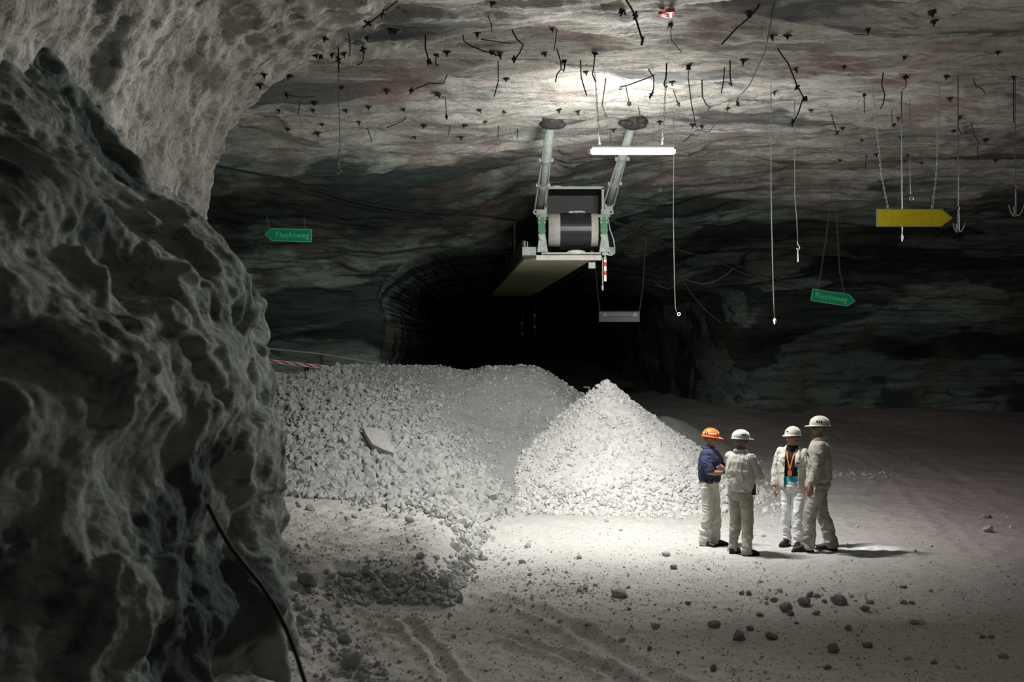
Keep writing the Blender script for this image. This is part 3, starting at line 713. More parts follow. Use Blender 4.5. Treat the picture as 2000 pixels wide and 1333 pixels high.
# belt wraps the front half of the drum then runs back above and below
path = [Vector((0, 12, -0.33))]+[Vector((0, -math.cos(th)*(R_+.014), math.sin(th)*(R_+.014))) for th in [-PI/2+PI*k/24 for k in range(25)]]+[Vector((0, 12, 0.33))]
mid = (q0+q1)/2; hw = (q1.x-q0.x)/2
vs, fs = [], []
for p in path:
    for sx_ in (-hw, hw):
        for rr in (1.0, 0.955):
            vs.append(mid+Vector((sx_, p.y if p.y > 1 else p.y*rr, p.z*rr)))
npth = len(path)
for i in range(npth-1):
    A, B = i*4, i*4+4
    fs += [(A, A+2, B+2, B), (A+1, B+1, B+3, A+3), (A, B, B+1, A+1), (A+2, A+3, B+3, B+2)]
m.add(vs, fs); m.build('belt', M_belt, cv, False)
m = MB()
for k in range(14): m.ell(mid+Vector((rnd.uniform(-.17, .16), -0.06+rnd.uniform(-.05, .08), R_+0.025)), (0.05, 0.05, 0.022), nu=8, nv=5)
m.build('salt_residue', M_pile, cv)
def bb(name, x0, y0, x1, y1, d0, d1, mat, par=cv, **k):
    p, q = L_(x0, y1), L_(x1, y0); mb = MB().box(((p.x+q.x)/2, (d0+d1)/2, (p.z+q.z)/2), (q.x-p.x, d1-d0, q.z-p.z)); return mb.build(name, mat, par, **k)
# hood above the drum: open box
m = MB(); p, q = L_(1066, 418), L_(1178, 366)
x0, x1, z0, z1 = p.x, q.x, p.z, q.z
m.box(((x0+x1)/2, 0.65, z1), (x1-x0, 1.1, 0.03)); m.box((x0, 0.65, (z0+z1)/2), (0.025, 1.1, z1-z0)); m.box((x1, 0.65, (z0+z1)/2), (0.025, 1.1, z1-z0)); m.box(((x0+x1)/2, 1.18, (z0+z1)/2), (x1-x0, 0.03, z1-z0))
hd = m.build('hood', M_hood, cv)
m = MB(); m.box(((x0+x1)/2, 0.09, z1), (x1-x0+0.04, 0.03, 0.05)); m.box((x0, 0.09, (z0+z1)/2), (0.045, 0.03, z1-z0)); m.box((x1, 0.09, (z0+z1)/2), (0.045, 0.03, z1-z0)); m.build('hood_edge', M_steel, hd)
m = MB()
for k in range(26): m.ell((x0+(x1-x0)*rnd.choice([.12, .2, .5, .62, .88, .92])+rnd.uniform(-.08, .08), 0.2+rnd.uniform(-.1, .3), z1+0.02), (0.06, 0.07, 0.03), nu=8, nv=5)
m.build('salt_residue', M_pile, hd)
# side frames, bearings
for sgn, (xa, xb) in ((-1, (1049, 1067)), (1, (1170, 1187))):
    fr = MB(); p, q = L_(xa, 500), L_(xb, 415); cx_ = (p.x+q.x)/2
    fr.box((cx_+sgn*0.03, 0.55, -0.02), (0.05, 1.3, 0.62)); fr.build('side_frame', M_greengrey, cv)
    be = MB(); be.box((cx_, -0.10, 0.0), (0.13, 0.16, 0.30)); be.tube([(cx_, -0.10, -0.02), (cx_, -0.22, -0.02)], [0.085, 0.07], 16); be.box((cx_, -0.14, 0.17), (0.15, 0.10, 0.10)); bo = be.build('bearing_block', M_green, cv)
    bt = MB()
    for dx in (-.05, .05):
        for dz in (-.12, .12, .2): bt.cyl((cx_+dx, -0.17, dz), (cx_+dx, -0.21, dz), 0.018, 8)
    bt.build('bolt', M_steel, bo)
    ft = MB(); zb = L_(0, 494).z
    ft.prism([(cx_-0.09, -0.2, zb), (cx_+0.11, -0.2, zb), (cx_+0.06, -0.2, -0.08), (cx_-0.04, -0.2, -0.08)], None, (0, 0.12, 0)); ft.cyl((cx_, -0.23, -0.17), (cx_, -0.19, -0.17), 0.04, 12); ft.build('bearing_foot', M_pole, cv)
    ey = MB(); zt = L_(0, 415).z; ex = L_(1046 if sgn < 0 else 1193, 0).x
    ey.torus((ex, -0.05, zt), 0.035, 0.017, (0, 1, 0)); ey.box((ex-sgn*0.11, -0.05, zt), (0.16, 0.05, 0.09)); ey.box((ex-sgn*0.13, 0.0, zt-0.07), (0.22, 0.1, 0.05)); ey.build('lifting_eye', M_pole, cv)
# cross beam with heaped salt, handrail, small bracket
m = MB(); p, q = L_(1047, 511), L_(1173, 500); m.box(((p.x+q.x)/2, -0.18, (p.z+q.z)/2), (q.x-p.x, 0.14, 0.09)); m.box(((p.x+q.x)/2+.05, -0.05, L_(0, 496).z), (q.x-p.x-0.1, 0.2, 0.03)); cb = m.build('cross_beam', M_lagg, cv)
m = MB(); m.ell(L_(1125, 494, -.08), (0.18, 0.08, 0.05)); m.ell(L_(1140, 506, -.2), (0.28, 0.05, 0.03)); m.build('salt_residue', M_pile, cb, True)
bb('bracket', 1020, 484, 1047, 500, -0.15, 0.3, M_greengrey)
m = MB()
for x in (1025, 1030): m.cyl(L_(x, 486, -.05), L_(x, 472, -.05), 0.010, 6)
m.build('bracket_pin', M_steel, cv)
bb('junction_box', 1149, 512, 1162, 525, -0.1, 0.05, M_steel); bb('switch_box', 1184, 484, 1199, 498, -0.1, 0.1, M_greengrey)
m = MB(); m.tube([L_(1187, 428, -.12), L_(1190, 450, -.16), L_(1197, 470, -.18), L_(1199, 485, -.18), L_(1199, 496, -.18), L_(1192, 501, -.2), L_(1182, 499, -.2)], 0.012, 6); m.build('cable', M_wire, cv, True)
# red and white marker rod with chain under the right corner
m = MB(); m.box(L_(1180, 498, -.22), (0.10, 0.08, 0.05)); m.cyl(L_(1180, 500, -.22), L_(1181, 510, -.22), 0.02, 10); mk = m.build('marker_head', M_steel, cv)
ys_m = [505, 514, 522, 531, 539, 551]
for k in range(5):
    m = MB(); m.box((L_(1180.5, 0).x, -0.22, (L_(0, ys_m[k]).z+L_(0, ys_m[k+1]).z)/2), (0.042, 0.02, L_(0, ys_m[k]).z-L_(0, ys_m[k+1]).z)); m.build('red_stripe' if k % 2 else 'white_stripe', M_red if k % 2 else M_white, mk)
m = MB(); chain(m, L_(1175.5, 505, -.22), L_(1175.5, 562, -.22), 0.05, 0.006); m.tube([L_(1176, 558, -.22), L_(1175, 564, -.22), L_(1176, 569, -.22)], [0.012, 0.022, 0.012], 8); m.build('chain', M_wire, mk)
# hanger struts to the roof
for k, (xt, yt, Yt, xb, yb, dyb) in enumerate(((1076, 234, 22.6, 1055, 412, 0.2), (1236, 236, 22.8, 1190, 400, 0.2))):
    Hr = ray(xt, yt+4, (bv_ceil,)); T = Hr-O; B = L_(xb, yb, dyb)
    u = T.lerp(B, .22)
    hs = MB().tube([B, T], 0.068, 14).build('hanger_strut', M_pole, cv, True)
    for f in (0.40, 0.68) if k == 0 else (0.42, 0.72):
        c_ = T.lerp(B, f); m = MB(); d = (B-T).normalized(); m.tube([c_-d*0.035, c_+d*0.035], 0.092, 14); m.box(c_+Vector((-0.10, 0, 0)), (0.06, 0.05, 0.06)); m.box(c_+Vector((0.10, 0, 0)), (0.06, 0.05, 0.06)); m.build('clamp', M_steel, hs)
    m = MB(); off = Vector((-0.105, -0.03, 0)) if k == 0 else Vector((-0.1, -0.04, 0)); m.tube([T.lerp(B, .12)+off*0.6, B+off], 0.018, 6); m.tube([T.lerp(B, .12)-off*0.6, B-off], 0.014, 6); m.build('tie_rod', M_wire, hs)
    m = MB(); m.box(B+Vector((0, -0.02, -0.03)), (0.16, 0.12, 0.10)); m.build('strut_foot', M_pole, hs)
    m = MB(); m.ell(T+Vector((0, 0.02, 0.03)), (0.22, 0.22, 0.16)); 
    for j in range(9): m.ell(T+Vector((rnd.uniform(-.2, .2), rnd.uniform(-.2, .1), rnd.uniform(-.06, .05))), (0.09, 0.09, 0.06), nu=8, nv=5)
    m.build('socket', M_hood, hs, True)
# pan and stringers running back to the left
pA, pB = L_(1020, 500, 0.3), L_(1158, 512, 0.3); e = Vector((-0.90, 15.5, 0.0))
m = MB(); w0 = [pA+Vector((0.04, 0, -0.05)), pB+Vector((0, 0, 0.07))]
zb_ = (w0[0].z+w0[1].z)/2; q = [Vector((w0[0].x, .3, zb_)), Vector((w0[1].x, .3, zb_)), Vector((w0[1].x, .3, zb_))+e, Vector((w0[0].x, .3, zb_))+e]
m.prism(q, None, (0, 0, 0.04)); m.build('drip_pan', M_pan, cv)
for s_, xw in ((0, w0[0].x), (1, w0[1].x)):
    m = MB(); m.prism([(xw-0.03, .3, zb_+.04), (xw+0.03, .3, zb_+.04), (xw+0.03+e.x, .3+e.y, zb_+.04), (xw-0.03+e.x, .3+e.y, zb_+.04)], None, (0, 0, 0.32)); m.build('stringer', M_hood, cv)
for k in range(5):
    yy = 3+3*k
    for s_, xw in ((0, w0[0].x), (1, w0[1].x)):
        bx = xw+e.x*yy/e.y; top = roof_z(O.x+bx, O.y+yy) if O.y+yy < 28 else O.z+2.0
        m = MB().tube([(bx, yy, zb_+.2), (bx, yy, top-O.z+0.1)], 0.02, 6); m.build('hanger_rod', M_wired, cv)

# --- unlit lamp hanging in front of the tunnel
Yq = 31.0
ul = empty('unlit_lamp', P(1210, 620, Yq), 'unlit tube lamp on a dark board hanging in front of the black tunnel mouth', 'lamp')
def Q(x, y, dy=0): return P(x, y, Yq)-ul.location+Vector((0, dy, 0))
p, q = Q(1170, 629), Q(1249, 609); MB().box(((p.x+q.x)/2, 0, (p.z+q.z)/2), (q.x-p.x, 0.06, q.z-p.z)).build('board', M_steel, ul)
MB().cyl(Q(1182, 616, -.08), Q(1240, 616, -.08), 0.016, 10).build('tube', M_white, ul)
for x in (1181, 1240): MB().box(Q(x, 616, -.06), (0.09, 0.07, 0.09)).build('lamp_holder', M_white, ul)
for x0, x1 in ((1172, 1160), (1249, 1262)): MB().tube([Q(x0, 609), Q((x0+x1)/2, 560), Q(x1, 470), Q(x1, 400)], 0.010, 5).build('suspension_wire', M_wired, ul)

# --- arrow signs
def text_mesh(s_, size):
    cu = bpy.data.curves.new('lettering', 'FONT'); cu.body = s_; cu.size = size; cu.extrude = 0.002; cu.align_x = 'CENTER'; cu.align_y = 'CENTER'; cu.space_character = 1.08
    o = bpy.data.objects.new('lettering', cu); C.objects.link(o); bpy.context.view_layer.update()
    me = bpy.data.meshes.new_from_object(o.evaluated_get(bpy.context.evaluated_depsgraph_get())); bpy.data.objects.remove(o); return me
def arrow_sign(nm, x0, x1, yc0, yc1, hpx, Y, right, face, edge, label, text=None, chains=(), tip=0.2):
    A, B = P(x0, yc0, Y), P(x1, yc1, Y); c_ = (A+B)/2; L = (B-A).length; ang = math.atan2(B.z-A.z, B.x-A.x); h = hpx*Y/F
    g = empty(nm, c_, label, 'sign'); Rm = Matrix.Rotation(-ang, 3, 'Y')
    def shape(k, yv):
        hl, hh = L/2-k, h/2-k; t_ = h*0.62; s_ = 1 if right else -1
        pts = [(-hl*s_, -hh), ((hl-t_)*s_, -hh), (hl*s_, 0), ((hl-t_)*s_, hh), (-hl*s_, hh)]
        return [Rm@Vector((px_, yv, pz)) for px_, pz in pts]
    MB().prism(shape(0, -0.012), None, (0, 0.024, 0)).build('sign_plate', edge, g)
    MB().prism(shape(0.012, -0.017), None, (0, 0.004, 0)).build('sign_face', face, g)
    if text:
        me = text_mesh(text, h*0.60); me.materials.append(M_sgnw); o = link('lettering', me, g); o.rotation_euler = (Matrix.Rotation(-ang, 4, 'Y')@Matrix.Rotation(PI/2, 4, 'X')).to_euler(); o.location = Rm@Vector((-h*0.2 if right else h*0.35, -0.021, 0))
    for (xa, ya, xb, yb) in chains:
        m = MB(); chain(m, P(xa, ya, Y)-c_, P(xb, yb, Y)-c_, 0.07, 0.006); m.build('chain', M_wire if text is None else M_wired, g)
    return g
arrow_sign('arrow_sign', 1712, 1861, 426, 426, 35, 20.0, True, M_yel, M_steel, 'blank yellow arrow sign pointing right, hanging on two chains', None, ((1735, 408, 1722, 345), (1722, 345, 1700, 130), (1821, 408, 1829, 345), (1829, 345, 1836, 130)))
arrow_sign('escape_sign', 516, 609, 458, 461, 25, 25.2, False, M_sgn, M_sgnw, 'green arrow sign reading Fluchtweg pointing left on the dark left wall', 'Fluchtweg', ((530, 470, 520, 420), (600, 473, 594, 425)))
arrow_sign('escape_sign', 1585, 1671, 576, 589, 24, 29.0, True, M_sgn, M_sgnw, 'tilted green arrow sign reading Fluchtweg pointing right on the right', 'Fluchtweg', ((1597, 566, 1604, 530), (1604, 530, 1625, 380), (1650, 577, 1640, 530), (1640, 530, 1632, 390)))

# --- hanging wires, hooks, anchors
def wire(pts, Y, r, mat, label, name='hanging_wire', cat='wire', top=None, group=None, parts=(), side=None):
    w_ = [P(x, y, Y) for x, y in pts]
    if top: 
        z = roof_z(w_[0].x, w_[0].y); 
        if z > w_[0].z: w_ = [Vector((w_[0].x, w_[0].y, z+0.05))]+w_
    o_ = w_[0].copy(); mb = MB(); mb.tube(w_, r, 6); ob = mb.build(name, mat, None, True, origin=o_, label=label, category=cat, group=group)
    return ob, o_
o, oo = wire([(1316, 300), (1315, 420), (1317, 530), (1319, 600), (1322, 611)], 21.5, 0.006, M_wired, 'thin pale wire with a ring at its lower end, left of the other long wire', top=True)
m = MB(); m.torus(P(1326, 614, 21.5)-oo, 0.024, 0.007); m.build('ring', M_white, o)
o, oo = wire([(1506, 365), (1507, 440), (1509, 520), (1511, 590), (1513, 624)], 20.0, 0.006, M_wired, 'thin pale wire with a small bright weight at its end, right of the tunnel', top=True)
m = MB(); m.tube([P(1513, 622, 20)-oo, P(1513, 626, 20)-oo, P(1513, 634, 20)-oo], [0.012, 0.026, 0.008], 8); m.build('weight', M_white, o)
def hook_pts(x, y, w_, h_): return [(x, y), (x+w_*.3, y+h_*.35), (x+w_, y+h_*.6), (x+w_*1.1, y+h_*.85), (x+w_*.5, y+h_), (x-w_*.1, y+h_*.92), (x-w_*.2, y+h_*.75)]
o, oo = wire([(1552, 380), (1556, 430), (1558, 474)], 21.0, 0.006, M_wired, 'short wire with hook and loose end hanging right of the tunnel', top=True)
m = MB(); m.tube([P(a, b, 21)-oo for a, b in hook_pts(1557, 472, 4, 17)], 0.009, 6); m.build('hook', M_wire, o)
m = MB(); m.tube([P(1558, 485, 21)-oo, P(1558, 512, 21)-oo], [0.008, 0.014], 6); m.build('loose_end', M_wire, o)
o, oo = wire([(661, 140), (662, 200), (664, 296)], 18.2, 0.006, M_wired, 'long wire with open hook hanging in front of the dark left wall', top=True)
m = MB(); m.tube([P(a, b, 18.2)-oo for a, b in [(664, 290), (661, 300), (664, 312), (660, 322), (666, 334), (662, 341), (657, 336)]], 0.010, 6); m.build('hook', M_wire, o)
o, oo = wire([(1777, 345), (1778, 380)], 21, 0.006, M_wired, 'short wire ending in an eye above the yellow arrow sign', top=True)
m = MB(); m.torus(P(1780, 388, 21)-oo, 0.03, 0.007); m.build('eye', M_wire, o)
o, oo = wire([(1761, 360), (1762, 440), (1762, 460)], 20.6, 0.010, M_wire, 'thin rod with thick lower end hanging behind the yellow arrow sign', 'hanging_rod', 'rod', top=True)
m = MB(); m.tube([P(1762, 458, 20.6)-oo, P(1762, 464, 20.6)-oo, P(1762, 472, 20.6)-oo], [0.012, 0.018, 0.010], 8); m.build('rod_end', M_white, o)
o, oo = wire([(1290, 340), (1290, 366)], 26, 0.006, M_wired, 'short thin wire with a ring hanging below the glowing lamp', top=True)
m = MB(); m.torus(P(1290, 371, 26)-oo, 0.03, 0.008); m.build('ring', M_wire, o)
for x, y, k, lab in ((1872, 416, 1.0, 'three-pronged anchor hook hanging right of the yellow arrow sign'), (1984, 376, 1.25, 'three-pronged anchor hook hanging at the right border')):
    Ya = 19.5; o, oo = wire([(x-1, y-140*k), (x-1, y-14)], Ya, 0.008, M_wired, lab, 'anchor_hook', 'hook', top=True)
    m = MB(); m.tube([P(x-2, y-16, Ya)-oo, P(x+2, y-10, Ya)-oo, P(x-1, y-2, Ya)-oo], 0.010, 6); m.tube([P(x, y-2, Ya)-oo, P(x, y+36*k, Ya)-oo], 0.014, 8)
    for s_, dy in ((-1, -.02), (1, -.02), (0.2, 0.1)):
        m.tube([P(x, y+36*k, Ya)-oo, P(x+s_*5*k, y+36*k, Ya)-oo+Vector((0, dy, 0)), P(x+s_*9*k, y+30*k, Ya)-oo+Vector((0, dy, 0)), P(x+s_*12*k, y+20*k, Ya)-oo+Vector((0, dy*1.5, 0))], [0.014, 0.012, 0.011, 0.007], 8)
    m.build('prongs', M_wire, o)
# rope drawn from the roof to the rods right of the lamp
RP = [(1513, -8), (1495, 60), (1465, 130), (1449, 150), (1425, 170), (1385, 230), (1360, 252), (1335, 275)]
pts = [(ray(x, max(y, 2), (bv_ceil,)) or P(x, y, 16))-Vector((0, 0, 0.25 if 40 < y < 240 else 0.02)) for x, y in RP]
MB().tube(pts, 0.009, 6).build('rope', M_wired, None, True, origin=pts[0], label='long thin rope slung diagonally under the roof right of the lamp', category='rope')

# cables along the back wall
def wall_cable(px, r, lab, sag=0.12, mat=None):
    pts = []
    for (a, b), (c_, d) in zip(px[:-1], px[1:]):
        for k in range(6):
            x, y = a+(c_-a)*k/6, b+(d-b)*k/6; h = ray(x, y, (bv_ceil, bv_back))
            if h is not None: pts.append(h+(EYEV-h).normalized()*sag)
    # keep depth changes smooth
    for _ in range(3): pts = [pts[0]]+[(pts[i-1]+pts[i]*2+pts[i+1])/4 for i in range(1, len(pts)-1)]+[pts[-1]]
    MB().tube(pts, r, 6).build('cable', mat or M_wired, None, True, origin=pts[0], label=lab, category='cable')
wall_cable([(395, 320), (480, 335), (560, 350), (640, 378), (700, 396), (780, 410), (850, 416), (940, 420), (1020, 432)], 0.018, 'dark cable sagging along the left back wall above the tunnel', mat=M_rod)
wall_cable([(600, 372), (700, 404), (800, 420), (880, 428)], 0.012, 'thinner cable running just below the other on the left back wall', mat=M_rod)
wall_cable([(1190, 430), (1260, 452), (1330, 490), (1390, 505), (1440, 530), (1500, 552), (1580, 570), (1700, 573), (1850, 578), (2000, 590)], 0.016, 'long pale cable sloping down along the right back wall')
wall_cable([(1200, 436), (1270, 462), (1330, 494), (1400, 502), (1480, 535), (1560, 560), (1640, 566), (1760, 560)], 0.012, 'second cable crossing close under the long pale one on the right back wall')
def hang(px, Y0, Y1, r, lab):
    n_ = len(px); pts = [P(x, y, Y0+(Y1-Y0)*i/(n_-1)) for i, (x, y) in enumerate(px)]
    MB().tube(pts, r, 6).build('cable', M_wired, None, True, origin=pts[0], label=lab, category='cable')
hang([(1334, 543), (1350, 551), (1375, 555), (1400, 549), (1420, 536), (1432, 524)], 31, 30.5, 0.014, 'thick cable sagging in a loop on the right of the tunnel mouth')
hang([(1276, 546), (1290, 560), (1306, 565), (1320, 558), (1330, 545)], 31.5, 31, 0.010, 'thin cable loop at the right end of the tunnel mouth')
hang([(1333, 548), (1355, 580), (1380, 608), (1410, 632)], 31, 31, 0.009, 'thin cable running down from the loop beside the tunnel mouth')

# barrier on the left behind the big heap
g = empty('railing', P(640, 712, 27.9), 'thin steel handrail with one post behind the big heap, left of the tunnel', 'railing'); go = g.location.copy()
MB().tube([P(520, 681, 27.6)-go, P(600, 689, 27.8)-go, P(625, 692, 27.9)-go, P(752, 713, 28.1)-go], 0.020, 8).build('rail', M_steel, g)
MB().box(P(627, 712, 27.92)-go, (0.08, 0.05, 0.50)).build('post', M_hood, g)
def band(xa, ya, xb, yb, n_, Y, hpx, lab):
    A, B = P(xa, ya, Y), P(xb, yb, Y); g = empty('barrier_board', A, lab, 'barrier'); h = hpx*Y/F; d = (B-A)/n_
    base = MB().prism([Vector((0, 0, -h/2)), B-A+Vector((0, 0, -h/2)), B-A+Vector((0, 0, h/2)), Vector((0, 0, h/2))], None, (0, 0.02, 0)); base.build('board', M_white, g)
    m = MB()
    for k in range(n_):
        p0 = d*k; p1 = d*(k+0.5)
        m.prism([p0+Vector((0.10, -.006, -h/2)), p1+Vector((0.10, -.006, -h/2)), p1+Vector((-0.10, -.006, h/2)), p0+Vector((-0.10, -.006, h/2))], None, (0, 0.005, 0))
    m.build('red_stripes', M_red, g)
band(528, 706, 642, 718, 5, 27.7, 7, 'upper red and white striped barrier board behind the heap beside the pillar')
band(530, 729, 572, 737, 2, 27.5, 7, 'lower red and white striped barrier board, just showing between heap and pillar')
# low rail end behind the cone
g = MB(); g.tube([P(1140, 757, 28.6), P(1151, 757, 28.6)], 0.02, 6); g.tube([P(1151, 756, 28.6), P(1151, 776, 28.6)], 0.02, 6)
g.build('rail_end', M_steel, None, origin=P(1151, 776, 28.6), label='small bent steel rail end sticking up between heap and cone', category='railing')
# marker chain far inside the tunnel
for x, y0, y1, Yt, lab in ((1044, 600, 655, 34, 'faint reddish marker strip hanging in the tunnel, the longer right one'), (1020, 615, 668, 36, 'faint reddish marker strip hanging in the tunnel, the left one')):
    g = empty('marker_strip', P(x, y0, Yt), lab, 'marker'); 
    m = MB(); m.tube([(0, 0, 3), (0, 0, 0), P(x, y1, Yt)-g.location], 0.008, 5); m.build('cord', M_wired, g)
    for k in range(5): MB().box(P(x, y0+(y1-y0)*(k+.5)/5, Yt)-g.location, (0.05, 0.02, 0.07)).build('flag', M_red if k % 2 == 0 else M_white, g)

# hose hanging down the pillar
pts = []
for x, y in [(405, 985), (425, 1030), (448, 1075), (480, 1108), (512, 1140), (540, 1180), (562, 1230), (580, 1280), (600, 1345), (612, 1390)]:
    h = ray(x, y, (bv_pil,)); Yh = min((h.y if h else 9.0), 8.9); pts.append(P(x, y, Yh-0.15 if y < 1200 else min(Yh, 8.6)))
for _ in range(2): pts = [pts[0]]+[(pts[i-1]+pts[i]*2+pts[i+1])/4 for i in range(1, len(pts)-1)]+[pts[-1]]
MB().tube(pts, 0.016, 10).build('hose', M_rod, None, True, origin=pts[0], label='black hose drooping down the dark pillar at the lower left', category='hose')

# --- rods and rock bolts in the roof
def roof_at(x, y):
    h = ray(x, y, (bv_ceil, bv_arch)); return h if h is not None else P(x, y, 16)
def rod(px, rpx, label, plates=(), hook=False, kind='bent_rod'):
    top = roof_at(*px[0]); Y = top.y-0.03; r = rpx/2*Y/F
    nrm = rnd.uniform(-.12, .12)
    pts = [P(x, y, Y) for x, y in px]
    o = MB().tube([pts[0]+Vector((0, 0, 0.12))]+pts, r, 6).build(kind, M_rod, None, True, origin=pts[0], label=label, category='rod')
    for (x, y, s_) in plates:
        c_ = P(x, y, Y)-pts[0]; s_ = s_*Y/F; M3 = Matrix.Rotation(rnd.uniform(-.9, .9), 3, 'Z')@Matrix.Rotation(rnd.uniform(0.3, 1.2), 3, 'X')@Matrix.Rotation(rnd.uniform(-.4, .4), 3, 'Y')
        m = MB().box(c_, (s_, s_, 0.012), M=M3); m.tube([c_-M3@Vector((0, 0, .05)), c_+M3@Vector((0, 0, .05))], 0.014, 6); m.build('bearing_plate', M_rod, o)
